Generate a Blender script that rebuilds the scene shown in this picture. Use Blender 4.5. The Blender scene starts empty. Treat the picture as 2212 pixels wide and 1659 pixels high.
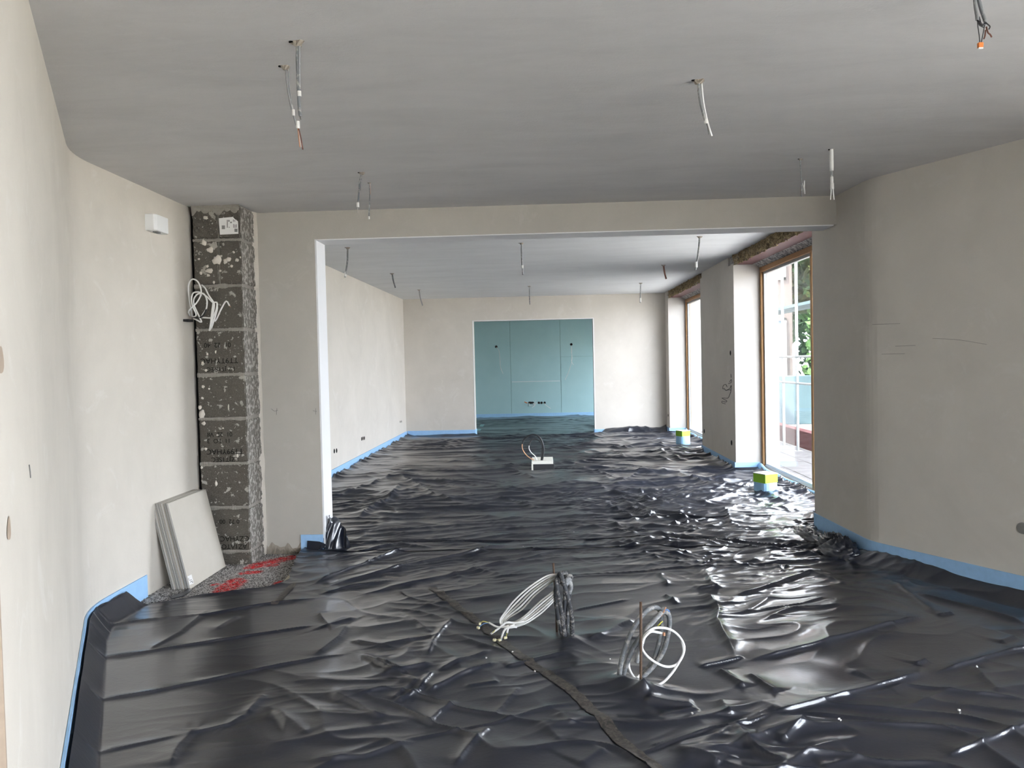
import bpy, bmesh, math, random
import numpy as np
from math import sin, cos, tan, atan, atan2, pi, radians, sqrt
from mathutils import Vector, Matrix

random.seed(7)
scene = bpy.context.scene
COL = scene.collection

# ------------------------------------------------------------------ camera
FPX, IW, IH = 1660.0, 2212.0, 1659.0
YAW, PITCH, ROLL, HC = radians(2.28), atan(48.0 / FPX), 0.022, 1.5
_f = np.array([-sin(YAW) * cos(PITCH), cos(YAW) * cos(PITCH), -sin(PITCH)])
_r0 = np.array([cos(YAW), sin(YAW), 0.0])
_u0 = np.cross(_r0, _f)
_R = cos(ROLL) * _r0 - sin(ROLL) * _u0
_U = cos(ROLL) * _u0 + sin(ROLL) * _r0
_C = np.array([0, 0, HC])
cam_d = bpy.data.cameras.new('camera')
cam = bpy.data.objects.new('camera', cam_d)
COL.objects.link(cam)
cam_d.sensor_fit = 'HORIZONTAL'
cam_d.sensor_width = 36.0
cam_d.lens = 36.0 * FPX / IW
cam_d.clip_start = 0.05
cam_d.clip_end = 500
cam.matrix_world = Matrix(((_R[0], _U[0], -_f[0], 0), (_R[1], _U[1], -_f[1], 0), (_R[2], _U[2], -_f[2], HC), (0, 0, 0, 1)))
scene.camera = cam

# ------------------------------------------------------------------ exposure, sky, sun
vs = scene.view_settings
vs.view_transform = 'Standard'
vs.look = 'None'
vs.gamma = 1.0
vs.use_curve_mapping = False
vs.exposure = 2.55
scene.display_settings.display_device = 'sRGB'
scene.cycles.use_denoising = True
scene.cycles.use_adaptive_sampling = True
scene.cycles.adaptive_threshold = 0.09
scene.cycles.max_bounces = 7
scene.cycles.diffuse_bounces = 5
scene.cycles.glossy_bounces = 3
scene.cycles.transparent_max_bounces = 12
scene.cycles.sample_clamp_indirect = 8.0
scene.cycles.caustics_reflective = False
scene.cycles.caustics_refractive = False

world = bpy.data.worlds.new('sky')
scene.world = world
world.use_nodes = True
bg = world.node_tree.nodes['Background']
bg.inputs[0].default_value = (0.875, 0.885, 1.0, 1)
SKY = 3.6
bg.inputs[1].default_value = SKY

sun_d = bpy.data.lights.new('sun', 'SUN')
sun_d.energy = 8.0
sun_d.color = (1.0, 0.92, 0.82)
sun_d.angle = radians(2)
sun = bpy.data.objects.new('sun', sun_d)
sun.rotation_euler = Vector((0.62, 0.33, -0.71)).to_track_quat('-Z', 'Y').to_euler()
sun.location = (-20, -10, 25)
COL.objects.link(sun)

def portal(name, loc, normal, w, h):
    d = bpy.data.lights.new(name, 'AREA')
    d.shape = 'RECTANGLE'; d.size = w; d.size_y = h
    d.cycles.is_portal = True
    o = bpy.data.objects.new(name, d)
    o.location = loc
    o.rotation_euler = Vector(normal).to_track_quat('-Z', 'Z').to_euler()
    COL.objects.link(o)

# ------------------------------------------------------------------ pixel -> place helpers (planes of the real room)
def ray(x, y):
    return _f + _R * (x - IW / 2) / FPX - _U * (y - IH / 2) / FPX
def pz(x, y, z=0.0):
    d = ray(x, y); return _C + d * ((z - HC) / d[2])
def py(x, y, Y):
    d = ray(x, y); return _C + d * (Y / d[1])
def px(x, y, X):
    d = ray(x, y); return _C + d * (X / d[0])

# ------------------------------------------------------------------ materials
MATS = {}
def lin(c):
    return tuple(((v / 12.92) if v <= 0.04045 else ((v + 0.055) / 1.055) ** 2.4) for v in [q / 255 for q in c])

class NT:
    def __init__(s, m):
        m.use_nodes = True
        s.t = m.node_tree; s.n = s.t.nodes; s.l = s.t.links
        s.n.clear()
        s.out = s.n.new('ShaderNodeOutputMaterial')
        s.b = s.n.new('ShaderNodeBsdfPrincipled')
        s.l.new(s.b.outputs[0], s.out.inputs[0])
    def add(s, kind, **kw):
        n = s.n.new(kind)
        for k, v in kw.items():
            if k.startswith('i_'):
                n.inputs[k[2:].replace('_', ' ')].default_value = v
            else:
                setattr(n, k, v)
        return n
    def coord(s, scale=(1, 1, 1), rot=(0, 0, 0), gen='Object'):
        tc = s.add('ShaderNodeTexCoord'); mp = s.add('ShaderNodeMapping')
        s.l.new(tc.outputs[gen], mp.inputs[0])
        mp.inputs['Scale'].default_value = scale
        mp.inputs['Rotation'].default_value = rot
        return mp.outputs[0]
    def noise(s, vec, scale, detail=4, rough=0.55, dist=0.0):
        n = s.add('ShaderNodeTexNoise')
        n.inputs['Scale'].default_value = scale
        n.inputs['Detail'].default_value = detail
        n.inputs['Roughness'].default_value = rough
        n.inputs['Distortion'].default_value = dist
        s.l.new(vec, n.inputs['Vector'])
        return n.outputs[0]
    def ramp(s, fac, stops):
        n = s.add('ShaderNodeValToRGB')
        e = n.color_ramp.elements
        while len(e) < len(stops): e.new(0.5)
        for k, (p, c) in enumerate(stops):
            e[k].position = p
            e[k].color = (c, c, c, 1) if isinstance(c, (int, float)) else (*c, 1)
        s.l.new(fac, n.inputs[0])
        return n.outputs[0]
    def mix(s, fac, a, b, mode='MIX'):
        n = s.add('ShaderNodeMix', data_type='RGBA', blend_type=mode)
        for k, v in ((0, fac), (6, a), (7, b)):
            if hasattr(v, 'is_output'): s.l.new(v, n.inputs[k])
            elif k == 0: n.inputs[0].default_value = v
            else: n.inputs[k].default_value = (*v, 1)
        return n.outputs[2]
    def bump(s, h, strength=0.2, dist=0.01):
        n = s.add('ShaderNodeBump')
        n.inputs['Strength'].default_value = strength
        n.inputs['Distance'].default_value = dist
        s.l.new(h, n.inputs['Height'])
        s.l.new(n.outputs[0], s.b.inputs['Normal'])
    def base(s, c, rough=0.8, spec=0.5, metal=0.0):
        if hasattr(c, 'is_output'): s.l.new(c, s.b.inputs['Base Color'])
        else: s.b.inputs['Base Color'].default_value = (*c, 1)
        s.b.inputs['Roughness'].default_value = rough
        s.b.inputs['Specular IOR Level'].default_value = spec
        s.b.inputs['Metallic'].default_value = metal

def newmat(name):
    m = bpy.data.materials.new(name); MATS[name] = m
    return NT(m), m

def simple(name, c, rough=0.7, spec=0.4, metal=0.0, var=0.15, scale=30, bump=0.0):
    t, m = newmat(name)
    v = t.coord()
    n = t.noise(v, scale, 3)
    c0 = tuple(q * (1 - var) for q in c); c1 = tuple(min(1, q * (1 + var)) for q in c)
    t.base(t.mix(n, c0, c1), rough, spec, metal)
    if bump: t.bump(n, bump, 0.004)
    return m

def plaster(name, c, patch=None, bump=0.25, streak=(1, 1, 1), var=0.06, rough=0.9):
    t, m = newmat(name)
    v = t.coord(streak)
    big = t.noise(v, 1.3, 5, 0.6, 0.6)
    mid = t.noise(v, 9, 5, 0.65, 0.3)
    fine = t.noise(t.coord(), 90, 3, 0.6)
    c0 = tuple(q * (1 - var) for q in c); c1 = tuple(min(1, q * (1 + var)) for q in c)
    col = t.mix(t.ramp(big, [(0.3, 0.0), (0.7, 1.0)]), c0, c1)
    col = t.mix(t.ramp(mid, [(0.35, 0.0), (0.75, 0.35)]), col, c1)
    if patch:
        pm = t.noise(v, 3.2, 6, 0.7, 1.2)
        col = t.mix(t.ramp(pm, [(0.58, 0.0), (0.68, 0.55)]), col, patch)
    t.base(col, rough, 0.2)
    h = t.mix(0.4, mid, fine)
    t.bump(h, bump, 0.006)
    return m

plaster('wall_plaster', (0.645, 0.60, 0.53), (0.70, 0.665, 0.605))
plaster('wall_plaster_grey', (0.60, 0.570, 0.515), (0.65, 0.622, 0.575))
plaster('beam_plaster_shaded', (0.47, 0.446, 0.400), (0.52, 0.497, 0.455))  # plaster darkened for the weaker light on beam and stub
plaster('reveal_plaster_dimmed', (0.50, 0.475, 0.445), (0.54, 0.52, 0.49), 0.08)  # white lining toned down so the daylit reveals do not clip
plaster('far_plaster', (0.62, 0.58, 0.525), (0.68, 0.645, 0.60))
plaster('ceiling_plaster', (0.66, 0.648, 0.64), (0.70, 0.69, 0.682), 0.45, (1.0, 3.0, 1.0), 0.07)
plaster('ceiling_far_plaster', (0.72, 0.73, 0.74), (0.77, 0.78, 0.785), 0.4, (1.0, 3.0, 1.0), 0.06)
plaster('smooth_white', (0.80, 0.80, 0.81), None, 0.05, (1, 1, 1), 0.03, 0.7)
plaster('broken_plaster', (0.34, 0.30, 0.25), (0.50, 0.46, 0.41), 1.0, (1, 1, 1), 0.3)
simple('blue_foam', (0.33, 0.55, 0.82), 0.5, 0.4, 0, 0.1, 25, 0.1)
simple('blue_foam_deep', (0.33, 0.58, 0.82), 0.5, 0.4, 0, 0.1, 25, 0.1)
simple('white_plastic', (0.80, 0.80, 0.79), 0.4, 0.5, 0, 0.03)
simple('white_cable', (0.80, 0.79, 0.77), 0.45, 0.5, 0, 0.12, 40)
simple('grey_cable', (0.30, 0.30, 0.30), 0.5, 0.5, 0, 0.2, 40)
simple('dusty_cable', (0.50, 0.48, 0.44), 0.7, 0.3, 0, 0.3, 60)
simple('black_cable', (0.018, 0.018, 0.02), 0.4, 0.5, 0, 0.2)
simple('recess_shade', (0.012, 0.011, 0.010), 0.9, 0.1, 0, 0.2)  # black painted as the shade inside gaps, holes and outlet cups
simple('black_box', (0.03, 0.03, 0.032), 0.6, 0.4, 0, 0.2)
simple('copper_wire', (0.55, 0.28, 0.16), 0.4, 0.5, 0.4, 0.2)
simple('blue_wire', (0.10, 0.22, 0.5), 0.5)
simple('yellow_wire', (0.55, 0.5, 0.10), 0.5)
simple('brown_wire', (0.16, 0.07, 0.05), 0.5)
simple('orange_clip', (0.75, 0.22, 0.05), 0.4)
simple('clear_clip', (0.66, 0.62, 0.40), 0.25, 0.6)
simple('rust_rod', (0.13, 0.085, 0.06), 0.75, 0.3, 0.3, 0.4, 90, 0.4)
simple('tape_white', (0.74, 0.73, 0.70), 0.6)
simple('tape_beige', (0.45, 0.43, 0.33), 0.5)
simple('tape_teal', (0.22, 0.38, 0.38), 0.4)
simple('green_plastic', lin((140, 196, 40)), 0.45, 0.5, 0, 0.08)
simple('foam_white', (0.84, 0.82, 0.74), 0.7, 0.3, 0, 0.08, 60, 0.15)
simple('marker_black', (0.02, 0.02, 0.02), 0.6)
simple('pencil_grey', (0.22, 0.21, 0.20), 0.8)
simple('red_steel', (0.11, 0.045, 0.045), 0.6, 0.3, 0, 0.3, 20, 0.2)
simple('brown_edge', (0.42, 0.33, 0.25), 0.8)
simple('paper', (0.80, 0.79, 0.77), 0.7, 0.2, 0, 0.03)
simple('print_grey', (0.20, 0.20, 0.19), 0.8)
simple('block_print', (0.016, 0.014, 0.012), 0.9, 0.1)
simple('exterior_ground', (0.46, 0.44, 0.41), 0.9, 0.2, 0, 0.2, 6, 0.1)
simple('paver_stone', (0.12, 0.112, 0.11), 0.9, 0.2, 0, 0.2, 12, 0.2)  # stone darkened to hold back the bright outdoor light
simple('kerb_red', (0.11, 0.04, 0.038), 0.9, 0.2, 0, 0.3, 20, 0.2)
simple('facade_render', (0.085, 0.068, 0.062), 0.9, 0.2, 0, 0.12, 3, 0.1)  # pale facades set dark to offset the overexposed daylight
simple('facade_blue', (0.05, 0.078, 0.09), 0.9, 0.2, 0, 0.2, 3, 0.1)
simple('exterior_glass', (0.14, 0.18, 0.22), 0.08, 0.6)
simple('exterior_white_dimmed', (0.30, 0.31, 0.31), 0.6)  # white toned down to grey against the overexposed daylight
simple('roof_tile', (0.22, 0.09, 0.06), 0.8)
simple('bark', (0.12, 0.085, 0.06), 0.9)
simple('leaf_green', (0.040, 0.085, 0.022), 0.7, 0.3, 0, 0.35, 5)
simple('leaf_sunlit', (0.085, 0.10, 0.02), 0.7, 0.3, 0, 0.35, 5)  # yellow leaves paint the sunlight on the upper crowns

# tiles
t, m = newmat('porcelain_tile')
n = t.noise(t.coord(), 7, 5, 0.6, 0.4)
t.base(t.mix(n, (0.50, 0.46, 0.39), (0.58, 0.54, 0.47)), 0.45, 0.4)
t, m = newmat('tile_edge')
n = t.noise(t.coord((1, 1, 6)), 40, 5, 0.6)
t.base(t.mix(n, (0.36, 0.35, 0.33), (0.55, 0.53, 0.50)), 0.8, 0.2)

t, m = newmat('tile_edge_dark')
n = t.noise(t.coord((1, 1, 6)), 40, 5, 0.6)
t.base(t.mix(n, (0.24, 0.235, 0.22), (0.40, 0.385, 0.36)), 0.8, 0.2)
# oak frame
t, m = newmat('oak')
n = t.noise(t.coord((14, 14, 1.2)), 6, 5, 0.6, 0.8)
t.base(t.mix(n, (0.33, 0.17, 0.065), (0.50, 0.285, 0.12)), 0.45, 0.4)

# black polythene
t, m = newmat('black_foil')
v = t.coord()
f1 = t.noise(t.coord((1.0, 1.6, 1.0)), 22, 4, 0.55, 1.0)
f2 = t.noise(v, 70, 3, 0.55, 0.6)
t.base(t.mix(t.noise(v, 3, 4), (0.009, 0.0115, 0.020), (0.014, 0.017, 0.027)), 0.30, 0.5)
t.b.inputs['Coat Weight'].default_value = 0.65
t.b.inputs['Coat IOR'].default_value = 1.55
t.l.new(t.ramp(t.noise(v, 1.2, 4), [(0.3, 0.11), (0.7, 0.19)]), t.b.inputs['Coat Roughness'])
t.bump(t.mix(0.25, f1, f2), 0.10, 0.010)
t, m = newmat('dark_tape')
n = t.noise(t.coord(), 45, 5, 0.65, 0.6)
t.base(t.mix(t.ramp(n, [(0.4, 0.0), (0.7, 1.0)]), (0.028, 0.026, 0.024), (0.12, 0.104, 0.088)), 0.45, 0.4)
t.bump(n, 0.3, 0.004)

# corrugated conduit with plaster splashes
def conduit_mat(name, c, splash):
    t, m = newmat(name)
    n = t.noise(t.coord(), 28, 4, 0.7, 0.4)
    t.base(t.mix(t.ramp(n, [(0.50, 0.0), (0.62, 0.8)]), c, splash), 0.6, 0.4)
conduit_mat('conduit_dark', (0.045, 0.048, 0.055), (0.38, 0.36, 0.33))
conduit_mat('conduit_grey', (0.17, 0.18, 0.19), (0.45, 0.43, 0.40))
conduit_mat('conduit_light', (0.24, 0.245, 0.25), (0.52, 0.51, 0.49))

# concrete block splattered with plaster
t, m = newmat('concrete_block')
v = t.coord()
g = t.noise(v, 130, 3, 0.7)
b = t.noise(v, 2.4, 4, 0.6)
col = t.mix(t.ramp(g, [(0.3, 0.0), (0.7, 1.0)]), (0.055, 0.048, 0.040), (0.150, 0.134, 0.114))
col = t.mix(t.ramp(b, [(0.35, 0.0), (0.7, 0.6)]), col, (0.125, 0.120, 0.10))
s1 = t.noise(v, 15, 4, 0.6, 0.25)
s2 = t.noise(v, 40, 3, 0.55, 0.2)
hz = t.add('ShaderNodeSeparateXYZ'); t.l.new(v, hz.inputs[0])
col = t.mix(t.ramp(s1, [(0.60, 0.0), (0.62, 0.9)]), col, (0.40, 0.375, 0.335))
col = t.mix(t.ramp(s2, [(0.655, 0.0), (0.675, 0.85)]), col, (0.44, 0.41, 0.37))
t.base(col, 0.95, 0.15)
t.bump(t.mix(0.5, g, s1), 0.6, 0.008)
t, m = newmat('concrete_block_side')
v = t.coord((1, 1, 0.75))
g = t.noise(v, 120, 3, 0.7)
s2 = t.noise(v, 34, 4, 0.65, 0.2)
col = t.mix(g, (0.13, 0.12, 0.105), (0.24, 0.225, 0.20))
col = t.mix(t.ramp(s2, [(0.50, 0.0), (0.56, 0.85)]), col, (0.46, 0.43, 0.39))
t.base(col, 0.95, 0.15); t.bump(s2, 0.5, 0.006)
t, m = newmat('mortar')
v = t.coord()
n = t.noise(v, 25, 5, 0.7)
t.base(t.mix(n, (0.22, 0.205, 0.18), (0.40, 0.375, 0.33)), 0.95, 0.1); t.bump(n, 0.7, 0.01)

# bonded granulate screed, red spray paint carried as a mesh attribute
t, m = newmat('granulate')
v = t.coord()
g = t.noise(v, 85, 2, 0.8)
g2 = t.noise(v, 240, 2, 0.6)
col = t.mix(t.ramp(g, [(0.38, 0.0), (0.62, 1.0)]), (0.018, 0.017, 0.016), (0.46, 0.44, 0.42))
col = t.mix(t.ramp(g2, [(0.5, 0.0), (0.7, 0.5)]), col, (0.45, 0.44, 0.43))
at = t.add('ShaderNodeAttribute', attribute_name='paint')
red = t.mix(t.ramp(g, [(0.38, 0.0), (0.60, 1.0)]), (0.20, 0.012, 0.012), (0.72, 0.05, 0.055))
pn = t.add('ShaderNodeMath', operation='MULTIPLY')
t.l.new(at.outputs['Fac'], pn.inputs[0]); t.l.new(t.ramp(t.noise(v, 30, 4, 0.7), [(0.38, 0.25), (0.55, 1.0)]), pn.inputs[1])
col = t.mix(pn.outputs[0], col, red)
t.base(col, 0.9, 0.2); t.bump(g, 0.8, 0.006)

# mineral wool / rough lintel
t, m = newmat('mineral_wool')
v = t.coord((1, 1, 1))
n1 = t.noise(v, 16, 6, 0.7, 1.0); n2 = t.noise(v, 5, 4, 0.6)
col = t.mix(t.ramp(n1, [(0.35, 0.0), (0.62, 1.0)]), (0.10, 0.075, 0.05), (0.52, 0.41, 0.24))
col = t.mix(t.ramp(n2, [(0.55, 0.0), (0.7, 0.7)]), col, (0.50, 0.46, 0.40))
t.base(col, 0.95, 0.1); t.bump(n1, 1.0, 0.03)
t, m = newmat('rough_grout')
n1 = t.noise(t.coord(), 24, 5, 0.7, 1.0)
t.base(t.mix(t.ramp(n1, [(0.42, 0.0), (0.58, 1.0)]), (0.16, 0.16, 0.16), (0.60, 0.58, 0.55)), 0.95, 0.1); t.bump(n1, 0.9, 0.02)

# green moisture board
t, m = newmat('green_board')
n = t.noise(t.coord(), 3, 4, 0.5)
t.base(t.mix(n, (0.37, 0.58, 0.61), (0.43, 0.64, 0.66)), 0.75, 0.2)

# window glass
t, m = newmat('window_glass')
t.n.remove(t.b)
tr = t.add('ShaderNodeBsdfTransparent'); tr.inputs[0].default_value = (0.93, 0.96, 0.95, 1)
gl = t.add('ShaderNodeBsdfGlossy'); gl.inputs['Roughness'].default_value = 0.015
df = t.add('ShaderNodeBsdfDiffuse'); df.inputs[0].default_value = (0.75, 0.76, 0.76, 1)
fr = t.add('ShaderNodeFresnel')
ge = t.add('ShaderNodeNewGeometry'); mr = t.add('ShaderNodeMapRange')      # same reflectance from both faces of the thin pane
mr.inputs['To Min'].default_value = 1.45; mr.inputs['To Max'].default_value = 1 / 1.45
t.l.new(ge.outputs['Backfacing'], mr.inputs['Value']); t.l.new(mr.outputs[0], fr.inputs[0])
mx = t.add('ShaderNodeMixShader'); mx2 = t.add('ShaderNodeMixShader')
t.l.new(fr.outputs[0], mx.inputs[0]); t.l.new(tr.outputs[0], mx.inputs[1]); t.l.new(gl.outputs[0], mx.inputs[2])
du = t.ramp(t.noise(t.coord((1, 1, 0.3)), 9, 5, 0.6), [(0.4, 0.005), (0.7, 0.03)])
t.l.new(du, mx2.inputs[0]); t.l.new(mx.outputs[0], mx2.inputs[1]); t.l.new(df.outputs[0], mx2.inputs[2])
t.l.new(mx2.outputs[0], t.out.inputs[0])

# ------------------------------------------------------------------ mesh helpers
def link(o, parent=None):
    COL.objects.link(o)
    if parent is not None: o.parent = parent
    return o
def tag(o, label=None, cat=None, group=None, kind=None):
    if label: o['label'] = label
    if cat: o['category'] = cat
    if group: o['group'] = group
    if kind: o['kind'] = kind
    return o
def empty(name, loc=(0, 0, 0), label=None, cat=None, group=None, kind=None, rz=0.0):
    o = bpy.data.objects.new(name, None)
    o.empty_display_size = 0.05
    o.location = loc
    o.rotation_euler = (0, 0, rz)
    return tag(link(o), label, cat, group, kind)

class MB:
    """collects geometry (world coordinates unless the parent is moved)"""
    def __init__(s): s.v = []; s.f = []
    def add(s, vs, fs):
        k = len(s.v)
        s.v += [tuple(map(float, q)) for q in vs]
        s.f += [tuple(k + i for i in q) for q in fs]
        return s
    def box(s, x0, x1, y0, y1, z0, z1):
        return s.add([(x0, y0, z0), (x1, y0, z0), (x1, y1, z0), (x0, y1, z0), (x0, y0, z1), (x1, y0, z1), (x1, y1, z1), (x0, y1, z1)],
                     [(0, 3, 2, 1), (4, 5, 6, 7), (0, 1, 5, 4), (1, 2, 6, 5), (2, 3, 7, 6), (3, 0, 4, 7)])
    def prism(s, pts, z0, z1):
        n = len(pts)
        return s.add([(x, y, z0) for x, y in pts] + [(x, y, z1) for x, y in pts],
                     [tuple(range(n - 1, -1, -1)), tuple(range(n, 2 * n))] + [(i, (i + 1) % n, n + (i + 1) % n, n + i) for i in range(n)])
    def strip(s, pts, th, z0, z1, z0b=None):
        """vertical band along a plan polyline, thickness th to the left of its direction"""
        P = [np.array(p, float) for p in pts]; n = len(P); off = []
        for i in range(n):
            d = P[min(i + 1, n - 1)] - P[max(i - 1, 0)]; d /= np.linalg.norm(d)
            off.append(P[i] + th * np.array([-d[1], d[0]]))
        V = []; F = []
        for i in range(n):
            V += [(*P[i], z0), (*off[i], z0), (*off[i], z1), (*P[i], z1)]
        for i in range(n - 1):
            a, b = 4 * i, 4 * i + 4
            for j in range(4):
                F.append((a + j, b + j, b + (j + 1) % 4, a + (j + 1) % 4))
        F += [(3, 2, 1, 0), (4 * n - 4, 4 * n - 3, 4 * n - 2, 4 * n - 1)]
        return s.add(V, F)
    def tube(s, pts, r, sides=8, corr=0.0, pitch=0.006, cap=True):
        P = [np.array(p, float) for p in pts]; n = len(P)
        T = []
        for i in range(n):
            d = P[min(i + 1, n - 1)] - P[max(i - 1, 0)]; T.append(d / (np.linalg.norm(d) + 1e-12))
        ref = np.array([0, 0, 1.0]) if abs(T[0][2]) < 0.9 else np.array([1.0, 0, 0])
        N = np.cross(T[0], ref); N /= np.linalg.norm(N)
        V = []; F = []; L = 0.0
        for i in range(n):
            if i:
                L += np.linalg.norm(P[i] - P[i - 1])
                N = N - T[i] * (N @ T[i]); N /= np.linalg.norm(N) + 1e-12
            B = np.cross(T[i], N)
            rr = r[i] if hasattr(r, '__len__') else r
            if corr: rr = rr * (1 + corr * (1 if i % 2 else -1))
            for j in range(sides):
                a = 2 * pi * j / sides
                V.append(P[i] + rr * (cos(a) * N + sin(a) * B))
        for i in range(n - 1):
            for j in range(sides):
                a, b = i * sides + j, i * sides + (j + 1) % sides
                F.append((a, b, b + sides, a + sides))
        if cap:
            F.append(tuple(range(sides - 1, -1, -1))); F.append(tuple((n - 1) * sides + j for j in range(sides)))
        return s.add(V, F)
    def build(s, name, mat, parent=None, smooth=False, bevel=0.0, segs=2):
        me = bpy.data.meshes.new(name)
        top = parent
        while top is not None and top.parent is not None: top = top.parent
        off = np.array(top.location) if top is not None else np.zeros(3)
        vs_ = [tuple(np.array(q) - off) for q in s.v]
        me.from_pydata(vs_, [], s.f); me.update()
        bm = bmesh.new(); bm.from_mesh(me)
        bmesh.ops.recalc_face_normals(bm, faces=bm.faces)
        if bevel:
            es = [e for e in bm.edges if len(e.link_faces) == 2 and e.calc_face_angle(0) > 0.5]
            bmesh.ops.bevel(bm, geom=es, offset=bevel, segments=segs, affect='EDGES', profile=0.5)
        bm.to_mesh(me); bm.free()
        if smooth:
            me.polygons.foreach_set('use_smooth', [True] * len(me.polygons))
        o = bpy.data.objects.new(name, me)
        for mm in (mat if isinstance(mat, (list, tuple)) else [mat]): me.materials.append(MATS[mm])
        return link(o, parent)

def spline(pts, step=0.01, closed=False):
    P = [np.array(p, float) for p in pts]
    Q = [2 * P[0] - P[1]] + P + [2 * P[-1] - P[-2]]
    out = []
    for i in range(1, len(Q) - 2):
        a, b, c, d = Q[i - 1:i + 3]
        n = max(2, int(np.linalg.norm(c - b) / step))
        for k in range(n):
            u = k / n
            out.append(0.5 * ((2 * b) + (-a + c) * u + (2 * a - 5 * b + 4 * c - d) * u * u + (-a + 3 * b - 3 * c + d) * u ** 3))
    out.append(P[-1])
    return out

# ---- 2D gradient noise
_rng = np.random.RandomState(11)
_perm = np.tile(_rng.permutation(256), 3)
_ang = _rng.rand(256) * 2 * pi
_gx, _gy = np.cos(_ang), np.sin(_ang)
def perlin(x, y):
    xi = np.floor(x).astype(int); yi = np.floor(y).astype(int)
    xf = x - xi; yf = y - yi
    u = xf ** 3 * (xf * (xf * 6 - 15) + 10); v = yf ** 3 * (yf * (yf * 6 - 15) + 10)
    def g(a, b, dx, dy):
        h = _perm[(_perm[(xi + a) & 255] + yi + b) & 255]
        return _gx[h] * dx + _gy[h] * dy
    n00, n10 = g(0, 0, xf, yf), g(1, 0, xf - 1, yf)
    n01, n11 = g(0, 1, xf, yf - 1), g(1, 1, xf - 1, yf - 1)
    return (n00 * (1 - u) + n10 * u) * (1 - v) + (n01 * (1 - u) + n11 * u) * v
def ridged(x, y, lx, ly, ang=0.0, seed=0.0, warp=0.35, p=2.0):
    c, s = cos(ang), sin(ang)
    u = (x * c + y * s); w = (-x * s + y * c)
    wu = u / lx + seed; ww = w / ly + seed * 1.7
    ww = ww + warp * perlin(u / (lx * 0.6) + 9 + seed, w / (lx * 0.6) - seed) * 2.0
    n = 1 - np.minimum(1, np.abs(perlin(wu, ww)) * 2.2)
    return np.maximum(0, n) ** p
def sstep(a, b, x):
    t = np.clip((x - a) / (b - a), 0, 1); return t * t * (3 - 2 * t)
def seg_dist(x, y, a, b):
    d = b - a; L2 = d @ d
    t = np.clip(((x - a[0]) * d[0] + (y - a[1]) * d[1]) / L2, 0, 1)
    dx, dy = x - a[0] - t * d[0], y - a[1] - t * d[1]
    sgn = np.sign(d[0] * (y - a[1]) - d[1] * (x - a[0]))
    return np.sqrt(dx * dx + dy * dy), t, sgn
# ================================================================== THE SETTING
ZF, ZR, ZB = 2.72, 2.80, 2.50          # front ceiling, far ceiling, underside of the beam
def struct(mb, name, mat, parent=None, **kw):
    o = mb.build(name, mat, parent, **kw)
    if parent is None: o['kind'] = 'structure'
    return o

floor = struct(MB().prism([(-4.6, -4.2), (3.95, -4.2), (3.95, 4.6), (3.05, 6.6), (3.05, 19.6), (-3.05, 19.6), (-3.05, 1.7), (-4.6, 1.7)], -0.2, 0.0), 'floor', 'granulate')
struct(MB().box(-4.6, 4.6, -4.2, 6.03, ZF, 3.0), 'ceiling', 'ceiling_plaster')
struct(MB().box(-3.3, 3.3, 6.24, 15.66, ZR, 3.05), 'ceiling_far', 'ceiling_far_plaster')
struct(MB().box(-3.3, 3.6, 15.6, 19.6, 2.62, 3.05), 'ceiling_back', 'ceiling_far_plaster')

# left wall: slanted stretch, softly rounded corner, stretch beside the block column
WL0 = np.array([-1.12, 1.52]); WLC = np.array([-2.625, 4.24]); WL1 = np.array([-2.65, 6.26])
def fillet(a, c, b, r, n=10):
    d1 = (a - c) / np.linalg.norm(a - c); d2 = (b - c) / np.linalg.norm(b - c)
    return [tuple((1 - u) ** 2 * (c + d1 * r) + 2 * u * (1 - u) * c + u * u * (c + d2 * r)) for u in np.linspace(0, 1, n)]
WLP = [tuple(WL0)] + fillet(WL0, WLC, WL1, 0.22) + [tuple(WL1)]
left_wall = struct(MB().strip(WLP, 0.28, 0, ZF + 0.1), 'wall_left', 'wall_plaster')
# the end of that wall (a bare edge by the doorway the photographer stands in)
d = (WL0 - WLC) / np.linalg.norm(WL0 - WLC); nrm = np.array([d[1], -d[0]]) * -1
MB().prism([tuple(WL0 + d * 0.0), tuple(WL0 + d * 0.012), tuple(WL0 + d * 0.012 - np.array([-d[1], d[0]]) * -0.28 * -1), tuple(WL0 - np.array([-d[1], d[0]]) * 0.28)], 0, 1.13).build('end_board', 'brown_edge', left_wall)
struct(MB().box(-4.5, -1.42, 1.45, 1.7, 0, ZF + 0.1), 'wall_rear_left', 'wall_plaster')
struct(MB().box(-4.6, -4.3, -4.2, 1.7, 0, ZF + 0.1), 'wall_rear_side', 'wall_plaster')
# patches and scratches on the slanted wall
def on_left(pxx, pyy):
    dr = ray(pxx, pyy); D = (WL0 - WLC)
    M_ = np.array([[dr[0], -D[0]], [dr[1], -D[1]]]); tt = np.linalg.solve(M_, WLC)
    return _C + dr * tt[0]
for (cx, cy, rx, ry) in ((0, 780, 7, 30), (18, 1143, 4, 26)):
    c = on_left(cx, cy); e = on_left(cx + rx, cy); u = e - c; w = (on_left(cx, cy + ry) - c)
    n_ = np.cross(u, w); n_ /= np.linalg.norm(n_); n_ = n_ if n_[0] > 0 else -n_
    V = [c + n_ * 0.002] + [c + n_ * 0.0015 + (1 + 0.12 * sin(3 * a)) * (cos(a) * u + sin(a) * w) for a in np.linspace(0, 2 * pi, 17)[:-1]]
    MB().add(V, [(0, 1 + k, 1 + (k + 1) % 16) for k in range(16)]).build('bare_patch', 'brown_edge', left_wall)
def scratch(parent, pts, mat='pencil_grey', r=0.0015):
    MB().tube(spline(pts, 0.02), r, 4).build('pencil_mark', mat, parent)
def PXL(pts, X): return [px(a, b, X) for a, b in pts]
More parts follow.
